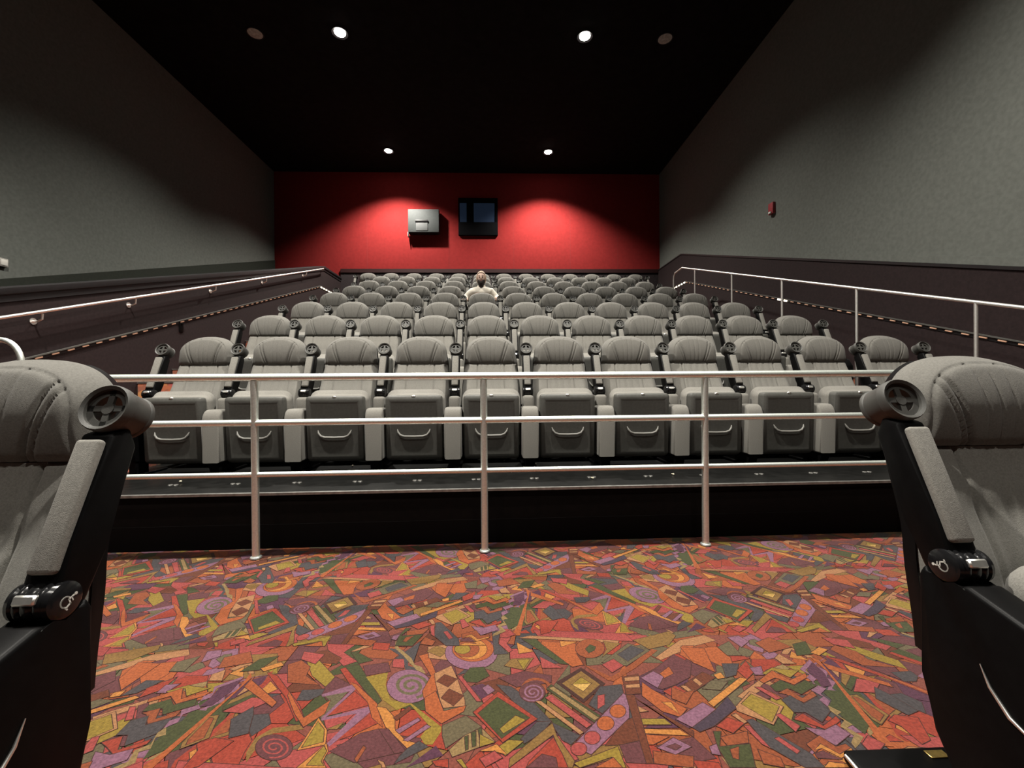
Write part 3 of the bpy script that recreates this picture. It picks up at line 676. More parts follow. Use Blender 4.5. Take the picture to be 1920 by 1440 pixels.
# ------------------------------------------------------------------ ceiling lamps
me_trim = lathe_mesh('trim_ring', [(0.085, 0.0), (0.125, -0.012), (0.13, 0.0), (0.09, 0.004), (0.085, 0.0)], M_cap, n=28)
me_disc = lathe_mesh('lamp_disc', [(0, -0.03), (0.05, -0.027), (0.085, -0.005), (0.088, 0.0), (0, 0.0)], M_lamp, n=28)
me_ddisc = lathe_mesh('speaker_disc', [(0, -0.012), (0.1, -0.012), (0.125, -0.002), (0.125, 0.0), (0, 0.0)], M_lampgr, n=28)
LBL = ['bright round downlight in the nearer ceiling pair, left one', 'bright round downlight in the nearer ceiling pair, right one',
       'small distant downlight over the back rows, left one', 'small distant downlight over the back rows, right one']
for i, (x, y, wt) in enumerate(LAMPS):
    r = empty('downlight', (x, y, CEIL_Z - 0.002))
    tag(r, LBL[i] if i < 4 else ['downlight in the ceiling above the railing, left one', 'downlight in the ceiling above the railing, right one', 'downlight in the ceiling above the near carpet, left one', 'downlight in the ceiling above the near carpet, right one'][i-4], 'ceiling light', 'ceiling downlights')
    obj('trim_ring', me_trim, r); obj('lamp_disc', me_disc, r)
    ld = bpy.data.lights.new('downlight_beam', 'SPOT'); ld.energy = wt; ld.color = LAMP_COL
    ld.spot_size = LAMP_CONE; ld.spot_blend = LAMP_BLEND; ld.shadow_soft_size = 0.08
    lo = bpy.data.objects.new('downlight_beam', ld); link(lo); lo.parent = r; lo.location = (0, 0, -0.06)
for i, (x, y) in enumerate(DEAD_LAMPS):
    r = empty('ceiling_speaker', (x, y, CEIL_Z - 0.002))
    tag(r, ['unlit grey ceiling disc left of the bright left downlight', 'unlit grey ceiling disc right of the bright right downlight'][i], 'ceiling speaker')
    obj('grille', me_ddisc, r)
    obj('rim', me_trim, r)

# ------------------------------------------------------------------ guard railing
def rail_y(x): return 2.55 + 0.024*x
rail = empty('guard_railing', (0.0, rail_y(0), 0.0))
tag(rail, 'brushed steel guard railing with three horizontal tubes across the carpet edge', 'railing')
def rp(x, z): return (x, rail_y(x) - rail_y(0), z)
px0, px1 = -2.74, 2.62
for nm, z, r_ in (('top_rail', 1.050, 0.0215), ('middle_rail', 0.787, 0.019), ('bottom_rail', 0.487, 0.015)):
    obj(nm, tube_mesh(nm, [rp(px0, z), rp(px1, z)], r_, M_stl, 20), rail)
for x in (px0, -1.41, -0.087, 1.268, px1):
    obj('post', tube_mesh('post', [rp(x, 0.004), rp(x, 1.03)], 0.0205, M_stl, 20), rail)
    obj('base_ring', lathe_mesh('base_ring', [(0.021, 0.012), (0.03, 0.01), (0.032, 0.003), (0.021, 0.003)], M_stl, n=20, c=rp(x, 0.003)), rail)

# tube loop at the foot of the left aisle
tl = atY(0, 637, 2.3)
loop = empty('tube_loop_rail', (tl.x - 0.0, 2.3, 0)); tag(loop, 'inverted U of steel tube just above the left chair back', 'handrail')
hw_, zt = 0.105, tl.z
pts = [(-hw_, 0, 0.004), (-hw_, 0, zt - 0.12)] + [(-hw_*math.cos(a), 0, zt - 0.12 + 0.12*math.sin(a)) for a in [math.pi*k/14 for k in range(1, 14)]] + [(hw_, 0, zt - 0.12), (hw_, 0, 0.004)]
obj('tube', tube_mesh('tube', pts, 0.0135, M_stl, 14), loop)

# ------------------------------------------------------------------ aisle handrails
XL = X_HW + 0.085
hr = line_at(atX(0, 596, XL), atX(607, 504, XL)); ye = atX(607, 504, XL).y
h = empty('wall_handrail', (X_HW, 0, 0)); tag(h, 'bright steel handrail fixed to the maroon half wall on the left', 'handrail')
obj('rail_tube', tube_mesh('rail_tube', [(0.085, 2.9, hr(2.9)), (0.085, ye - 0.1, hr(ye - 0.1)), (0.085, ye - 0.02, hr(ye)), (0.07, ye + 0.03, hr(ye) - 0.01), (0.0, ye + 0.05, hr(ye) - 0.02)], 0.0145, M_chr, 16), h)
ybr = [atX(x_, y_, XL).y for x_, y_ in ((255, 570), (405, 545), (500, 530))]
for yb in [ybr[0] - 1.0] + ybr + [ybr[2] + 1.6]:
    bm = bmesh.new()
    add_tube(bm, [(0.085, yb, hr(yb) - 0.02), (0.08, yb, hr(yb) - 0.07), (0.04, yb, hr(yb) - 0.09), (0.0, yb, hr(yb) - 0.09)], 0.009, 8)
    add_lathe(bm, [(0, 0.0), (0.03, 0.0), (0.03, 0.006), (0, 0.008)], 'x', 14, (0.0, yb, hr(yb) - 0.09))
    obj('bracket', mesh_bm('bracket', bm, M_chr, True, 40), h)
XRL = 3.82
hrr = line_at(atX(1279, 502, XRL), atX(1920, 577, XRL)); yre = atX(1279, 502, XRL).y
hR = empty('aisle_handrail', (XRL, 0, 0)); tag(hR, 'steel handrail on upright posts climbing the right aisle', 'handrail')
zend = hrr(yre)
yend = atX(1263, 506, XRL).y
obj('rail_tube', tube_mesh('rail_tube', [(0, 2.6, hrr(2.6)), (0, yre - 0.2, hrr(yre - 0.2)), (0, yre, zend), (0, yend - 0.08, zend - 0.02), (0, yend - 0.02, zend - 0.07), (0, yend, zend - 0.16), (0, yend, tier_z(6))], 0.0145, M_chr, 14), hR)
for x_, y_ in ((1303, 508), (1372, 516), (1466, 526), (1606, 543), (1830, 570)):
    yp = atX(x_, y_, XRL).y
    zf = 0.165 + TIER_DZ/2*max(0, int((yp - 2.43)/(ROW_DY/2)))
    obj('post', tube_mesh('post', [(0, yp, zf - 0.1), (0, yp, hrr(yp))], 0.0135, M_chr, 12), hR)
    obj('post_sleeve', tube_mesh('post_sleeve', [(0.012, yp + 0.02, zf - 0.1), (0.012, yp + 0.02, zf + 0.52)], 0.014, M_chr, 12), hR)

# ------------------------------------------------------------------ strips of little aisle bulbs
me_b = box_mesh('bulb', -0.006, 0.006, -0.035, 0.035, -0.007, 0.007, M_bulb, 0.004, 1)
me_bh = box_mesh('bulb', -0.008, 0.008, -0.035, 0.035, -0.012, 0.012, M_bulbhot, 0.004, 1)
def strip(name, X, sx, p0, p1, label, hot):
    f = line_at(atX(*p0, X), atX(*p1, X)); y0 = 2.9; y1 = atX(*p1, X).y if p1[0] < 1000 else atX(*p0, X).y
    r = empty(name, (X, 0, 0)); tag(r, label, 'light strip')
    sl = math.atan2(f(1) - f(0), 1)
    obj('channel', prism_mesh('channel', [(y0, f(y0) + 0.016), (y1, f(y1) + 0.016), (Y_BACK - 0.05, f(y1) + 0.016), (Y_BACK - 0.05, f(y1) + 0.004), (y1, f(y1) + 0.004), (y0, f(y0) + 0.004)], 'x', 0.0, 0.022*sx, M_pan), r)
    obj('backing', prism_mesh('backing', [(y0, f(y0) + 0.004), (y1, f(y1) + 0.004), (Y_BACK - 0.05, f(y1) + 0.004), (Y_BACK - 0.05, f(y1) - 0.03), (y1, f(y1) - 0.03), (y0, f(y0) - 0.03)], 'x', 0.0, 0.006*sx, M_cap), r)
    y = y0 + 0.1; n = 0
    while y < y1 - 0.02:
        obj('bulb', me_bh if n in hot else me_b, r, (0.01*sx, y, f(y) - 0.012), (sl, 0, 0)); y += 0.148; n += 1
    y = y1 + 0.06
    while y < y1 + 0.75:
        obj('bulb', me_bh, r, (0.01*sx, y, f(y1) - 0.012)); y += 0.148
    return f
strip('aisle_light_strip', X_HW, 1, (68, 669), (600, 537), 'row of little bulbs climbing the maroon half wall on the left', ())
strip('aisle_light_strip', XW, -1, (1286, 528), (1806, 623), 'row of little bulbs climbing the dark wainscot on the right', (23, 24))

# ------------------------------------------------------------------ wall fittings
fa = atX(1450, 391, X_WR)
a_ = empty('fire_alarm', fa); tag(a_, 'small red fire alarm box on the right grey wall', 'alarm')
obj('housing', box_mesh('housing', -0.05, 0.0, -0.06, 0.06, -0.09, 0.09, M_alarm, 0.008), a_)
obj('strobe_lens', box_mesh('strobe_lens', -0.07, -0.05, -0.03, 0.03, -0.085, -0.055, M_white, 0.006), a_)
wb_ = atX(1, 492, X_WL)
a_ = empty('wall_box', wb_); tag(a_, 'small pale box on the left grey wall at the photo edge', 'wall box')
obj('cover', box_mesh('cover', 0.0, 0.04, -0.05, 0.05, -0.05, 0.05, M_lampgr, 0.008), a_)
obj('front_plate', box_mesh('front_plate', 0.04, 0.046, -0.035, 0.035, -0.035, 0.035, M_white, 0.002), a_)
so = atX(339, 613, X_HW)
a_ = empty('wall_socket', so); tag(a_, 'small black upright fitting under the left light strip', 'wall fitting')
obj('plate', box_mesh('plate', 0.0, 0.012, -0.035, 0.035, -0.07, 0.07, M_blk, 0.004), a_)
obj('knob', lathe_mesh('knob', [(0, 0.03), (0.014, 0.03), (0.016, 0.012), (0, 0.012)], M_blk, 'x', 12, (0, 0, 0.04)), a_)

# projector housing and projection port on the back wall
yf = Y_BACK - 0.2; f0, f1 = atY(765, 435, yf), atY(823, 435, yf); zb = f0.z; zt_ = atY(795, 392, yf).z
p_ = empty('projector_housing', ((f0.x + f1.x)/2, Y_BACK - 0.002, zb)); tag(p_, 'grey box housing hanging on the red wall left of the dark window', 'projector')
hwid = (f1.x - f0.x)/2; dep = Y_BACK - yf; hh = zt_ - zb
obj('body', box_mesh('body', -hwid, hwid, -dep, -0.03, 0, hh, M_pbox, 0.012), p_)
obj('underside', box_mesh('underside', -hwid + 0.03, hwid - 0.03, -dep + 0.03, -0.03, -0.02, 0.0, M_cap), p_)
vx = -hwid + (780 - 765)/(823 - 765)*2*hwid; vx1 = -hwid + (802 - 765)/(823 - 765)*2*hwid
obj('vent_hood', box_mesh('vent_hood', vx - 0.02, vx1 + 0.01, -dep - 0.03, -dep, hh*0.44, hh*0.52, M_cap, 0.006), p_)
obj('vent_panel', box_mesh('vent_panel', vx, vx1, -dep - 0.012, -dep, hh*0.06, hh*0.44, M_pvent, 0.006), p_)
obj('wall_mount', box_mesh('wall_mount', -hwid*0.7, hwid*0.7, -0.03, 0.0, 0.05, hh - 0.05, M_cap), p_)
obj('side_bracket', box_mesh('side_bracket', -hwid - 0.02, -hwid, -0.16, -0.03, -0.1, 0.02, M_lampgr, 0.004), p_)  # pale colour stands in for the glint of light on the bracket
w0, w1 = atY(860, 442, Y_BACK), atY(933, 373, Y_BACK)
p_ = empty('projection_port', ((w0.x + w1.x)/2, Y_BACK - 0.002, w0.z)); tag(p_, 'dark projection booth window with bluish glass on the red wall', 'window')
hwid, hh = (w1.x - w0.x)/2, w1.z - w0.z
for nm, a in (('frame_bottom', (-hwid, hwid, 0, 0.35*hh)), ('frame_top', (-hwid, hwid, hh*0.86, hh)), ('frame_side', (-hwid, -hwid*0.93, 0.35*hh, hh*0.86)), ('frame_side', (hwid*0.84, hwid, 0.35*hh, hh*0.86)), ('mullion', (-hwid*0.58, -hwid*0.22, 0.35*hh, hh*0.86))):
    obj(nm, box_mesh(nm, a[0], a[1], -0.06, 0.0, a[2], a[3], mat('port_black', (0.003, 0.003, 0.004), 0.9, spec=0.1), 0.004), p_)
obj('pane', box_mesh('pane', -hwid*0.93, -hwid*0.58, -0.05, -0.03, 0.35*hh, hh*0.86, M_glass), p_)
obj('pane', box_mesh('pane', -hwid*0.22, hwid*0.84, -0.05, -0.03, 0.35*hh, hh*0.86, M_glass), p_)

# ------------------------------------------------------------------ the cinema seat
# local frame: origin on the floor under the head of the backrest, the sitter faces -y
HT, HS = 1.07, 0.832
def halfw(z):
    if z >= 0.92:
        t = min(1.0, (z - 0.92)/0.15); return 0.208*(max(0.0, 1 - t**2.3))**(1/2.3)
    return interp([(0.33, 0.25), (0.5, 0.245), (0.835, 0.222), (0.92, 0.208)], z)
def rad(x, z):
    if z > 0.92:
        t = (z - 0.92)/0.15; return ((abs(x)/0.208)**2.3 + t**2.3)**(1/2.3)
    return abs(x)/halfw(z)
P_HEAD = [(HS, -0.056), (0.86, -0.066), (0.92, -0.074), (1.0, -0.058), (1.05, -0.032), (HT, -0.015)]
P_LOW = [(0.33, -0.205), (0.42, -0.203), (0.55, -0.165), (0.7, -0.108), (HS, -0.06)]
def groove(d, w_, dep): return dep*math.exp(-(d/w_)**2)
def front_y(x, z, head):
    r = rad(x, z)
    e = max(0.0, (r - 0.72)/0.28)
    y = (-0.078 + 0.13*((z - HS)/(HT - HS) - 0.3)**2 if head else interp(P_LOW, z)) + 0.055*e**2.4
    if head:
        y += groove(r - 0.84, 0.018, 0.006)
        if r < 0.84:
            for s in (-1, 1):
                xl = s*(0.075 + 0.28*(z - HS)); y += groove(x - xl, 0.0045, 0.012) + groove(x - xl*1.22, 0.004, 0.008)
            for xs in (-0.032, 0.0, 0.032): y += groove(x - xs*(1 + 1.5*(z - HS)), 0.0035, 0.004)
        y += groove(z - HS, 0.008, 0.007)
    else:
        a = abs(x)
        if a < 0.108: y += 0.004*(1 - abs(math.cos(math.pi*x/0.054)))*min(1, (HS - z)/0.03 + 0.2)
        y += groove(a - 0.112, 0.005, 0.009)
        y -= 0.016*math.exp(-((a - 0.185)/0.05)**2)*min(1.0, (HS - z)/0.2)
        y += groove(z - HS, 0.006, 0.004)
    return y
def back_y(z): return interp([(0.33, -0.10), (0.6, -0.055), (0.83, 0.02), (1.0, 0.055), (HT, 0.068)], z)
def shell_mesh(name, front, back, m):
    """closed skin between two equal grids of points"""
    nr, nc = len(front), len(front[0]); V = [p for row in front for p in row] + [p for row in back for p in row]
    o = nr*nc; Fs = []
    for i in range(nr-1):
        for j in range(nc-1):
            a = i*nc + j; Fs.append((a, a+1, a+nc+1, a+nc)); Fs.append((o+a, o+a+nc, o+a+nc+1, o+a+1))
    for j in range(nc-1):
        Fs.append((j, o+j, o+j+1, j+1)); k = (nr-1)*nc + j; Fs.append((k, k+1, o+k+1, o+k))
    for i in range(nr-1):
        a = i*nc; Fs.append((a, a+nc, o+a+nc, o+a)); b = a + nc - 1; Fs.append((b, o+b, o+b+nc, b+nc))
    bm = bmesh.new(); vs = [bm.verts.new(p) for p in V]
    for f in Fs:
        try: bm.faces.new([vs[i] for i in f])
        except ValueError: pass
    bmesh.ops.remove_doubles(bm, verts=bm.verts, dist=1e-5)
    return mesh_bm(name, bm, m, True, 60)
def cushion(head):
    NC = 89; rows = []
    if head: zs = [HS + (HT - HS)*math.sin(math.pi/2*k/46) for k in range(47)]
    else: zs = [0.34 + (HS - 0.002 - 0.34)*k/40 for k in range(41)]
    fr, bk = [], []
    for z in zs:
        hw = max(halfw(z), 0.002); R1, R2 = [], []
        for k in range(NC):
            u = -1 + 2*k/(NC-1); u = math.sin(u*math.pi/2)*0.35 + u*0.65
            x = u*hw; R1.append((x, front_y(x, z, head), z)); R2.append((x*0.985, back_y(z) - 0.012, z))
        fr.append(R1); bk.append(R2)
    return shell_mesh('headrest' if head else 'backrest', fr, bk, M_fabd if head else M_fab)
def back_shell():
    fr, bk = [], []
    for k in range(31):
        z = 0.335 + (HT - 0.012 - 0.335)*math.sin(math.pi/2*k/30)
        zz = min(z, HT - 1e-4); hw = max(halfw(zz)*(1.018 if zz < 0.9 else 1.018 - 0.06*(zz - 0.9)/0.17), 0.003) if k < 30 else 0.003
        R1, R2 = [], []
        for j in range(25):
            u = -1 + 2*j/24
            R1.append((u*hw, back_y(zz) - 0.03 if abs(u) > 0.93 else back_y(zz) - 0.011, z))
            R2.append((u*hw*0.97, back_y(zz) + 0.012 + 0.035*(1 - u**4)*(1 - (k/30)**6), z))
        fr.append(R1); bk.append(R2)
    return shell_mesh('back_shell', fr, bk, M_blk)
ME = {}
ME['headrest'] = cushion(True); ME['backrest'] = cushion(False); ME['back_shell'] = back_shell()
def seat_cushion_mesh():
    bm = bmesh.new(); add_box(bm, -0.226, 0.226, -0.385, -0.222, 0.14, 0.622, 0.072, 6)
    for v in bm.verts:
        t = max(0.0, (v.co.z - 0.5)/0.125)
        if v.co.y < -0.3: v.co.z -= 0.03*t
    return mesh_bm('seat_cushion', bm, M_fab, True)
ME['seat_cushion'] = seat_cushion_mesh()
def pan_mesh():
    bm = bmesh.new(); add_box(bm, -0.212, 0.212, -0.425, -0.36, 0.085, 0.578, 0.0)
    ed = [e for e in bm.edges if all(v.co.y < -0.4 for v in e.verts)] + [e for e in bm.edges if abs(e.verts[0].co.y - e.verts[1].co.y) > 0.01]
    bmesh.ops.bevel(bm, geom=ed, offset=0.032, segments=4, profile=0.6, affect='EDGES')
    fs = [f for f in bm.faces if f.normal.y < -0.99 and f.calc_area() > 0.05]
    r = bmesh.ops.inset_region(bm, faces=fs, thickness=0.02, depth=-0.005)
    for v in bm.verts:
        if v.co.z < 0.2: v.co.y += 0.05*((0.2 - v.co.z)/0.12)**2
    return mesh_bm('seat_pan', bm, M_pan, True, 30)
ME['seat_pan'] = pan_mesh()
ME['pan_handle'] = tube_mesh('pan_handle', [(-0.122, -0.410, 0.325), (-0.116, -0.418, 0.305), (-0.1, -0.421, 0.283), (-0.07, -0.422, 0.272), (0, -0.422, 0.27), (0.07, -0.422, 0.272), (0.1, -0.421, 0.283), (0.116, -0.418, 0.305), (0.122, -0.410, 0.325)], [0.003, 0.007, 0.0085, 0.009, 0.009, 0.009, 0.0085, 0.007, 0.003], M_rdg, 10)
ME['edge_highlight'] = box_mesh('edge_highlight', -0.168, 0.168, -0.4235, -0.40, 0.553, 0.560, M_rdg, 0.003, 1)  # highlight along the pan's top edge, added as a paler strip
ME['number_plate'] = box_mesh('number_plate', -0.014, 0.014, -0.424, -0.41, 0.566, 0.58, M_chr, 0.003, 1)
# arm in its own frame: pivot at origin, arm pointing up, underside facing -y
def arm_body():
    bm = bmesh.new()
    prof = [(-0.018, -0.01), (0.03, -0.04), (0.052, 0.0), (0.058, 0.10), (0.052, 0.31), (0.02, 0.345), (-0.016, 0.32), (-0.02, 0.1)]
    add_prism(bm, prof, 'x', -0.034, 0.034)
    bmesh.ops.bevel(bm, geom=list(bm.edges), offset=0.008, segments=2, profile=0.5, affect='EDGES', clamp_overlap=True)
    return mesh_bm('armrest', bm, M_blk, True, 40)
ME['armrest'] = arm_body()
ME['arm_pad'] = box_mesh('arm_pad', -0.026, 0.026, -0.034, -0.012, 0.045, 0.305, M_fab, 0.009, 3)
def cup_mesh():
    bm = bmesh.new()
    add_lathe(bm, [(0.043, -0.048), (0.050, -0.052), (0.053, -0.046), (0.053, -0.03), (0.050, -0.026), (0.048, 0.018), (0.050, 0.021), (0.050, 0.028), (0.044, 0.028), (0.043, -0.048)], 'y', 28)
    for k in range(4):
        a = math.pi/4*0 + math.pi/2*k
        c, s = math.cos(a), math.sin(a); w_ = 0.0065
        p = [(0.008*c - w_*s, 0.008*s + w_*c), (0.008*c + w_*s, 0.008*s - w_*c), (0.044*c + w_*s, 0.044*s - w_*c), (0.044*c - w_*s, 0.044*s + w_*c)]
        add_prism(bm, p, 'y', -0.040, -0.034)
    add_lathe(bm, [(0, -0.041), (0.013, -0.041), (0.013, -0.033), (0, -0.033)], 'y', 14)
    add_lathe(bm, [(0.030, -0.040), (0.044, -0.040), (0.044, -0.034), (0.030, -0.034), (0.030, -0.040)], 'y', 28)
    for v in bm.verts: v.co.z += 0.378; v.co.y += 0.026
    return mesh_bm('cup_holder', bm, mat('cup_black', (0.075, 0.074, 0.068), 0.5, bump=0.2, bscale=700), True, 35)
ME['cup_holder'] = cup_mesh()
def pivot_mesh():
    bm = bmesh.new()
    add_lathe(bm, [(0, -0.043), (0.026, -0.043), (0.034, -0.038), (0.036, -0.03), (0.033, -0.026), (0.036, -0.021), (0.036, -0.016), (0.033, -0.011), (0.036, -0.006), (0.036, 0.006), (0.033, 0.011), (0.036, 0.016), (0.036, 0.021), (0.033, 0.026), (0.036, 0.03), (0.034, 0.038), (0.026, 0.043), (0, 0.043)], 'x', 26)
    return mesh_bm('pivot', bm, mat('pivot_gloss_black', (0.01, 0.01, 0.011), 0.2), True, 40)
ME['pivot'] = pivot_mesh()
ME['pivot_clip'] = box_mesh('pivot_clip', -0.02, 0.02, -0.042, -0.03, -0.006, 0.012, M_chr, 0.003, 1)
def pad_block():
    bm = bmesh.new()
    prof = [(-0.45, 0.10), (-0.45, 0.40)] + [(-0.39 - 0.06*math.cos(a), 0.40 + 0.085*math.sin(a)) for a in [math.pi/2*k/6 for k in range(1, 7)]] + [(-0.31, 0.485), (-0.29, 0.47), (-0.29, 0.10)]
    add_prism(bm, prof, 'x', -0.064, 0.064)
    ed = [e for e in bm.edges if abs(e.verts[0].co.x - e.verts[1].co.x) < 1e-5]
    bmesh.ops.bevel(bm, geom=ed, offset=0.016, segments=3, profile=0.5, affect='EDGES', clamp_overlap=True)
    return mesh_bm('standard_pad', bm, M_fab, True, 50)
ME['standard_pad'] = pad_block()
ME['standard_cap'] = box_mesh('standard_cap', -0.042, 0.042, -0.31, -0.17, 0.44, 0.568, M_fab, 0.022, 3)
def standard_mesh():
    bm = bmesh.new()
    add_prism(bm, [(-0.40, 0.02), (-0.43, 0.10), (-0.30, 0.46), (-0.20, 0.57), (-0.14, 0.60), (-0.09, 0.55), (-0.07, 0.35), (-0.03, 0.02)], 'x', -0.036, 0.036)
    bmesh.ops.bevel(bm, geom=list(bm.edges), offset=0.008, segments=2, profile=0.5, affect='EDGES', clamp_overlap=True)
    add_box(bm, -0.055, 0.055, -0.41, 0.0, 0.004, 0.024, 0.005, 1)
    return mesh_bm('standard', bm, M_blk, True, 40)
ME['standard'] = standard_mesh()
def end_panel_mesh():
    bm = bmesh.new()
    prof = [(-0.176, 0.56), (-0.19, 0.588), (-0.205, 0.566), (-0.233, 0.554), (-0.26, 0.566), (-0.275, 0.578), (-0.40, 0.54), (-0.45, 0.47), (-0.455, 0.2), (-0.41, 0.11), (-0.33, 0.10), (-0.26, 0.15), (-0.21, 0.23), (-0.186, 0.34)]
    add_prism(bm, prof, 'x', -0.04, 0.04)
    bmesh.ops.bevel(bm, geom=list(bm.edges), offset=0.012, segments=3, profile=0.5, affect='EDGES', clamp_overlap=True)
    add_box(bm, -0.028, 0.028, -0.40, -0.28, 0.012, 0.16, 0.006, 1)
    add_box(bm, -0.05, 0.05, -0.43, -0.12, 0.003, 0.018, 0.004, 1)
    return mesh_bm('end_panel', bm, M_blk, True, 40)
ME['end_panel'] = end_panel_mesh()
ME['panel_rib'] = tube_mesh('panel_rib', [(0, -0.305, 0.435), (0, -0.322, 0.40), (0, -0.355, 0.365), (0, -0.40, 0.345)], [0.001, 0.003, 0.004, 0.002], M_chr, 8)  # bright arc highlight on the black panel, put in as a chrome rib
def logo_mesh(name, deg, side):
    """wheelchair symbol as thin white strokes on the pivot end disc"""
    bm = bmesh.new(); sc = 0.021; ca, sa = math.cos(R(deg)), math.sin(R(deg))
    x0 = 0.0428*side; x1 = 0.0438*side
    def T(u, v):
        v -= 0.12
        return (((u*ca - v*sa)*sc)*side, (u*sa + v*ca)*sc)
    def stroke(pts, w_):
        for (a, b) in zip(pts, pts[1:]):
            a, b = Vector(a), Vector(b); d = (b - a).normalized(); n_ = Vector((-d.y, d.x))*w_/2; a = a - d*w_*0.3; b = b + d*w_*0.3
            add_prism(bm, [T(*(a + n_)), T(*(b + n_)), T(*(b - n_)), T(*(a - n_))], 'x', x0, x1)
    add_prism(bm, [T(-0.1 + 0.14*math.cos(t), 0.92 + 0.14*math.sin(t)) for t in [2*math.pi*k/12 for k in range(12)]], 'x', x0, x1)
    stroke([(-0.1, 0.72), (-0.05, 0.22), (0.36, 0.22), (0.52, -0.28), (0.7, -0.2)], 0.13)
    stroke([(-0.07, 0.5), (0.28, 0.5)], 0.1)
    stroke([(-0.02 + 0.45*math.cos(R(t)), -0.1 + 0.45*math.sin(R(t))) for t in range(112, 340, 14)], 0.11)
    return mesh_bm(name, bm, M_white)

ARM_X, PIV, TILT = 0.29, (-0.232, 0.600), R(-23)
PITCH_X = 0.58
def add_arm(root, sx, end=False, lowered=False, logo=None):
    x = ARM_X*sx
    if end:
        st = obj('end_panel', ME['end_panel'], root, (x, 0, 0))
        obj('panel_rib', ME['panel_rib'], st, (-0.042*sx if not logo else 0.042*sx, 0, 0))
    else:
        st = obj('standard', ME['standard'], root, (x, 0, 0))
        obj('standard_pad', ME['standard_pad'], st); obj('standard_cap', ME['standard_cap'], st)
    a = obj('armrest', ME['armrest'], root, (x, PIV[0], PIV[1]), (R(88) if lowered else TILT, 0, 0))
    obj('arm_pad', ME['arm_pad'], a); obj('cup_holder', ME['cup_holder'], a)
    p = obj('pivot', ME['pivot'], a); obj('pivot_clip', ME['pivot_clip'], a)
    if logo is not None:
        o = obj('wheelchair_symbol', logo, a); o['label'] = 'white wheelchair symbol'
def make_seat(loc, rz, label, arms, group, lowered=False):
    r = empty('cinema_seat', loc, rz); tag(r, label, 'seat', group)
    obj('headrest', ME['headrest'], r); obj('backrest', ME['backrest'], r); obj('back_shell', ME['back_shell'], r)
    if lowered:
        rot = (R(78), 0, 0)
        H_ = Vector((0, -0.23, 0.40)); Mx = Matrix.Rotation(R(78), 3, 'X'); lc = H_ - Mx @ Vector((0, -0.24, 0.20))
    else: rot, lc = (0, 0, 0), Vector((0, 0, 0))
    obj('seat_cushion', ME['seat_cushion'], r, lc, rot)
    p = obj('seat_pan', ME['seat_pan'], r, lc, rot)
    obj('pan_handle', ME['pan_handle'], p); obj('edge_highlight', ME['edge_highlight'], p); obj('number_plate', ME['number_plate'], p)
    for sx, kw in arms: add_arm(r, sx, **kw)
    return r
ORD = ['first', 'second', 'third', 'fourth', 'fifth', 'sixth', 'seventh', 'eighth', 'ninth', 'tenth', 'eleventh', 'twelfth', 'thirteenth', 'fourteenth']
ROWP = ['in the front row behind the railing', 'in the second row', 'in the third row', 'in the fourth row', 'in the fifth row', 'in the sixth row', 'in the seventh row', 'in the back row by the red wall']
CX = [-0.06, -0.115, -0.185, -0.25, -0.29, -0.33, -0.37, -0.41]
PERSON = (4, 4)
for r_ in range(8):
    cols = list(range(11)) if r_ < 7 else list(range(-1, 12))
    for n, c in enumerate(cols):
        x = CX[r_] + (c - 4)*(0.583 if r_ == 0 else 0.581); y = ROW_Y0 + ROW_DY*r_ + SKEW*x
        first, last = n == 0, n == len(cols) - 1
        seated = (r_, c) == PERSON
        arms = [(-1, dict(end=first, lowered=seated or (r_, c) == (PERSON[0], PERSON[1] + 1) and False))]
        if (r_, c - 1) == PERSON: arms = [(-1, dict(end=False, lowered=True))]
        if last: arms.append((1, dict(end=True)))
        ends = ''
        if first: lab = 'grey cinema seat at the left end %s' % ROWP[r_]
        elif last: lab = 'grey cinema seat at the right end %s' % ROWP[r_]
        elif seated: lab = 'grey cinema seat under the seated person in the fifth row'
        else: lab = 'grey tip-up cinema seat, %s from the left %s' % (ORD[n], ROWP[r_])
        make_seat((x, y, tier_z(r_)), math.atan(SKEW), lab, arms, 'grey cinema seats in rows', lowered=seated)
logoL, logoR = logo_mesh('wheelchair_symbol', -50, 1), logo_mesh('wheelchair_symbol', 70, -1)
make_seat((-1.145, 1.06, 0.006), R(0), 'large near grey seat cut by the left photo edge, arm raised', [(1, dict(end=True, logo=logoL)), (-1, dict(end=False))], 'wheelchair companion seats')
make_seat((1.29, 1.125, 0.006), R(0), 'large near grey seat cut by the right photo edge, arm raised', [(-1, dict(end=True, logo=logoR)), (1, dict(end=False))], 'wheelchair companion seats')

# ------------------------------------------------------------------ person in the fifth row
def skin_chain(bm_pts, edges, radii, name):
    me = bpy.data.meshes.new(name); me.from_pydata(bm_pts, edges, []); me.update()
    o = bpy.data.objects.new(name, me); link(o)
    md = o.modifiers.new('skin', 'SKIN'); md.use_smooth_shade = True
    if not me.skin_vertices: 
        with bpy.context.temp_override(active_object=o, object=o):
            bpy.ops.mesh.customdata_skin_add()
    for i, r in enumerate(radii):
        me.skin_vertices[0].data[i].radius = (r, r) if not isinstance(r, tuple) else r
        me.skin_vertices[0].data[i].use_root = (i == 0)
    sb = o.modifiers.new('sub', 'SUBSURF'); sb.levels = 2; sb.render_levels = 2
    bpy.context.view_layer.update()
    dg = bpy.context.evaluated_depsgraph_get()
    m2 = bpy.data.meshes.new_from_object(o.evaluated_get(dg))
    bpy.data.objects.remove(o)
    return m2
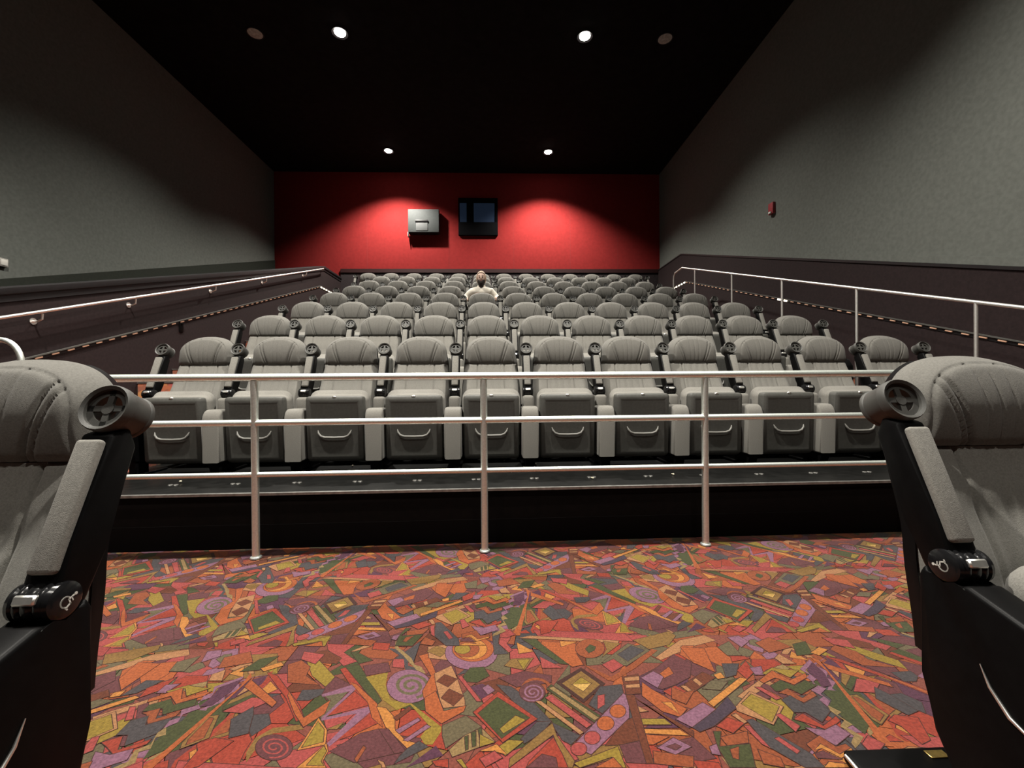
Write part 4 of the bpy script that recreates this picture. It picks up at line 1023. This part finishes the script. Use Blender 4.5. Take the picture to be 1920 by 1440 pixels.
def person():
    r_, c = PERSON; x = CX[r_]; y = ROW_Y0 + ROW_DY*r_ + SKEW*x
    root = empty('person', (x, y, tier_z(r_))); tag(root, 'person with dark beard in pale top sitting alone in the fifth row', 'person')
    # joints (local, facing -y)
    J = [(0, -0.30, 0.52), (0, -0.285, 0.66), (0, -0.24, 0.82), (0, -0.215, 0.93), (0, -0.215, 1.00), (0, -0.225, 1.06)]
    Rd = [(0.15, 0.11), (0.14, 0.10), (0.16, 0.105), (0.12, 0.075), 0.05, 0.048]
    E = [(0, 1), (1, 2), (2, 3), (3, 4), (4, 5)]
    for s in (-1, 1):
        b = len(J)
        J += [(s*0.175, -0.215, 0.90), (s*0.285, -0.24, 0.775), (s*0.30, -0.42, 0.735), (s*0.295, -0.52, 0.735)]
        Rd += [0.062, 0.05, 0.042, 0.03]
        E += [(3, b), (b, b+1), (b+1, b+2), (b+2, b+3)]
        b2 = len(J)
        J += [(s*0.1, -0.32, 0.50), (s*0.13, -0.70, 0.53), (s*0.13, -0.70, 0.10), (s*0.13, -0.82, 0.06)]
        Rd += [0.09, 0.065, 0.045, 0.035]
        E += [(0, b2), (b2, b2+1), (b2+1, b2+2), (b2+2, b2+3)]
    m_body = skin_chain(J, E, Rd, 'body')
    bm = bmesh.new(); bm.from_mesh(m_body)
    # head: shaped ball with jaw, nose, brow, ears
    hc = Vector((0, -0.235, 1.145))
    def ball(cx, rx, ry, rz, nu=28, nv=20, f=None):
        rr = []
        for i in range(nv+1):
            th = math.pi*i/nv
            rr.append([Vector((math.sin(th)*math.cos(2*math.pi*k/nu), math.sin(th)*math.sin(2*math.pi*k/nu), math.cos(th))) for k in range(nu)])
        vs = []
        for ring in rr:
            row = []
            for d in ring:
                p = Vector((d.x*rx, d.y*ry, d.z*rz))
                if f: p = f(d, p)
                row.append(bm.verts.new(Vector(cx) + p))
            vs.append(row)
        for a, b in zip(vs, vs[1:]):
            for k in range(nu):
                try: bm.faces.new((a[k], b[k], b[(k+1) % nu], a[(k+1) % nu]))
                except ValueError: pass
    def hf(d, p):
        if d.z < 0: p.x *= 1 + 0.22*d.z; p.y *= 1 + 0.08*d.z
        g = lambda ux, uz, s_: math.exp(-(((d.x - ux)/s_)**2 + ((d.z - uz)/s_)**2)) if d.y < 0 else 0
        p.y -= 0.022*math.exp(-((d.x/0.14)**2 + ((d.z + 0.12)/0.2)**2))*(d.y < 0)
        for s in (-1, 1): p.y += 0.011*g(s*0.38, 0.06, 0.2)
        p.y -= 0.006*g(0, -0.48, 0.22)
        return p
    ball(hc, 0.078, 0.098, 0.122, f=hf)
    for s in (-1, 1): ball(hc + Vector((s*0.079, 0.005, -0.005)), 0.012, 0.02, 0.033, 10, 8)
    # hands: palm, four fingers, thumb curled over the front of the arm rests
    for s in (-1, 1):
        P = Vector((s*0.285, -0.56, 0.735)); ball(P, 0.042, 0.05, 0.019, 14, 10)
        for k, ln in enumerate((0.034, 0.042, 0.04, 0.03)):
            fx = s*0.285 + (k - 1.5)*0.02
            add_tube(bm, [(fx, -0.58, 0.738), (fx, -0.60 - ln*0.3, 0.734), (fx, -0.612 - ln*0.4, 0.715), (fx, -0.612 - ln*0.35, 0.695 - ln*0.3), (fx, -0.605 - ln*0.3, 0.685 - ln*0.5)], [0.0095, 0.0095, 0.009, 0.0085, 0.006], 8)
        add_tube(bm, [(s*0.25, -0.545, 0.73), (s*0.232, -0.57, 0.722), (s*0.226, -0.595, 0.70), (s*0.228, -0.605, 0.68)], [0.012, 0.011, 0.01, 0.007], 8)
    bmesh.ops.recalc_face_normals(bm, faces=bm.faces)
    me = bpy.data.meshes.new('body'); bm.to_mesh(me); bm.free(); me.materials.clear(); me.materials.append(M_skin)
    body = obj('body', me, root)
    rm = body.modifiers.new('remesh', 'REMESH'); rm.mode = 'VOXEL'; rm.voxel_size = 0.006; rm.use_smooth_shade = True
    # clothes follow the same joints, a little wider
    JT = J[:4] + J[6:9] + J[14:17] + [(0, -0.212, 0.985)]
    mt = skin_chain(JT, [(0, 1), (1, 2), (2, 3), (3, 4), (4, 5), (5, 6), (3, 7), (7, 8), (8, 9), (3, 10)], [(0.172, 0.125), (0.165, 0.12), (0.185, 0.125), (0.158, 0.108), 0.085, 0.066, 0.055, 0.08, 0.066, 0.055, 0.066], 'pale_top')
    mt.materials.clear(); mt.materials.append(M_top); mt.shade_smooth(); obj('pale_top', mt, root)
    JL = [J[0]] + J[10:13] + J[18:21]
    ml = skin_chain(JL, [(0, 1), (1, 2), (2, 3), (0, 4), (4, 5), (5, 6)], [(0.17, 0.12), 0.105, 0.08, 0.06, 0.105, 0.08, 0.06], 'trousers')
    ml.materials.clear(); ml.materials.append(M_tro); ml.shade_smooth(); obj('trousers', ml, root)
    collar = obj('collar', lathe_mesh('collar', [(0.062, -0.02), (0.075, 0.01), (0.07, 0.03), (0.058, 0.02), (0.062, -0.02)], M_top, n=20, c=(0, -0.215, 0.985)), root)
    # hair cap, beard, eyes
    bm = bmesh.new()
    def hairf(d, p): return p
    nu, nv = 30, 18; rows = []
    for i in range(nv+1):
        th = math.pi*0.78*i/nv
        rows.append([bm.verts.new(hc + Vector((math.sin(th)*math.cos(2*math.pi*k/nu)*0.091, math.sin(th)*math.sin(2*math.pi*k/nu)*0.108 + 0.008, math.cos(th)*0.132 + 0.004))) for k in range(nu)])
    for a, b in zip(rows, rows[1:]):
        for k in range(nu):
            vs = (a[k], b[k], b[(k+1) % nu], a[(k+1) % nu])
            cx_ = sum((v.co for v in vs), Vector())/4 - hc
            if cx_.y < -0.045 and cx_.z < 0.075 and abs(cx_.x) < 0.075: continue
            bm.faces.new(vs)
    bmesh.ops.delete(bm, geom=[v for v in bm.verts if not v.link_faces], context='VERTS')
    hm = mesh_bm('hair', bm, M_hair, True); ho = obj('hair', hm, root); sd = ho.modifiers.new('thick', 'SOLIDIFY'); sd.thickness = 0.012
    bm = bmesh.new(); rows = []
    for i in range(11):
        v = i/10; rows.append([])
        for k in range(19):
            a = -1.35 + 2.7*k/18; z = -0.045 - 0.11*v - 0.013*math.cos(a)*v
            rx, ry = 0.078*(1 - 0.45*v), 0.104*(1 - 0.22*v) + 0.02*math.sin(math.pi*v)
            up = 0.0 if abs(a) > 0.5 else -0.022*(1 - (a/0.5)**2)*(1 - v)
            rows[-1].append(bm.verts.new(hc + Vector((math.sin(a)*rx, -math.cos(a)*ry - 0.004, z + up))))
    for a, b in zip(rows, rows[1:]):
        for k in range(18): bm.faces.new((a[k], a[k+1], b[k+1], b[k]))
    bo = obj('beard', mesh_bm('beard', bm, M_beard, True), root); sd = bo.modifiers.new('thick', 'SOLIDIFY'); sd.thickness = 0.014
    for s in (-1, 1):
        obj('eye', lathe_mesh('eye', [(0, 0.0055), (0.006, 0.0045), (0.011, 0), (0.006, -0.0045), (0, -0.0055)], M_beard, n=12, c=hc + Vector((s*0.03, -0.087, 0.006))), root)
        obj('eyebrow', tube_mesh('eyebrow', [hc + Vector((s*0.016, -0.099, 0.026)), hc + Vector((s*0.034, -0.096, 0.031)), hc + Vector((s*0.05, -0.085, 0.025))], [0.003, 0.004, 0.002], M_beard, 6), root)
    obj('mouth', tube_mesh('mouth', [hc + Vector((-0.02, -0.104, -0.062)), hc + Vector((0, -0.112, -0.063)), hc + Vector((0.02, -0.104, -0.062))], [0.003, 0.0045, 0.003], mat('lips', (0.42, 0.16, 0.13), 0.5), 6), root)
person()

# ------------------------------------------------------------------ small things on the floor
g = atZ(1748, 1412, 0.03)
fb = empty('floor_box', (g.x - 0.11, g.y - 0.02, 0.006)); tag(fb, 'low black floor box with a brass tag beside the right near seat', 'floor box')
obj('lid', box_mesh('lid', -0.12, 0.16, -0.16, 0.035, 0.0, 0.03, M_blk, 0.008), fb)
obj('brass_tag', box_mesh('brass_tag', 0.085, 0.135, -0.003, 0.02, 0.03, 0.033, M_brass, 0.001, 1), fb)
obj('edge_trim', tube_mesh('edge_trim', [(-0.118, 0.025, 0.02), (-0.125, -0.02, 0.024), (-0.115, -0.06, 0.026), (-0.10, -0.10, 0.026)], 0.005, M_chr, 8), fb)
rnd = random.Random(3)
CR = [(782, 862), (945, 864), (1003, 870), (660, 874), (340, 903), (452, 926), (1395, 858), (1262, 889), (275, 876), (1110, 896)]
WHERE = ['under the middle front-row seats', 'beside the middle railing post', 'right of the middle railing post', 'left of the middle front-row seats', 'on the left tier edge', 'near the left railing post',
         'under the right front-row seats', 'near the right railing post', 'at the far left of the tier', 'between the middle and right posts']
for (px, py), wh in zip(CR, WHERE):
    p = atZ(px, py, TIER_Z + 0.008)
    if p.y < 2.74: p.y = 2.76
    bm = bmesh.new()
    for k in range(4):
        c = Vector((rnd.uniform(-.007, .007), rnd.uniform(-.007, .007), rnd.uniform(0.001, .008)))
        bmesh.ops.create_icosphere(bm, subdivisions=1, radius=rnd.uniform(.005, .008), matrix=Matrix.Translation(c))
    o = obj('popcorn_piece', mesh_bm('popcorn_piece', bm, M_crumb, True), None, (p.x, p.y, TIER_Z + 0.004))
    tag(o, 'pale popcorn crumb on the dark tier ' + wh, 'crumb', 'popcorn crumbs on the tier')
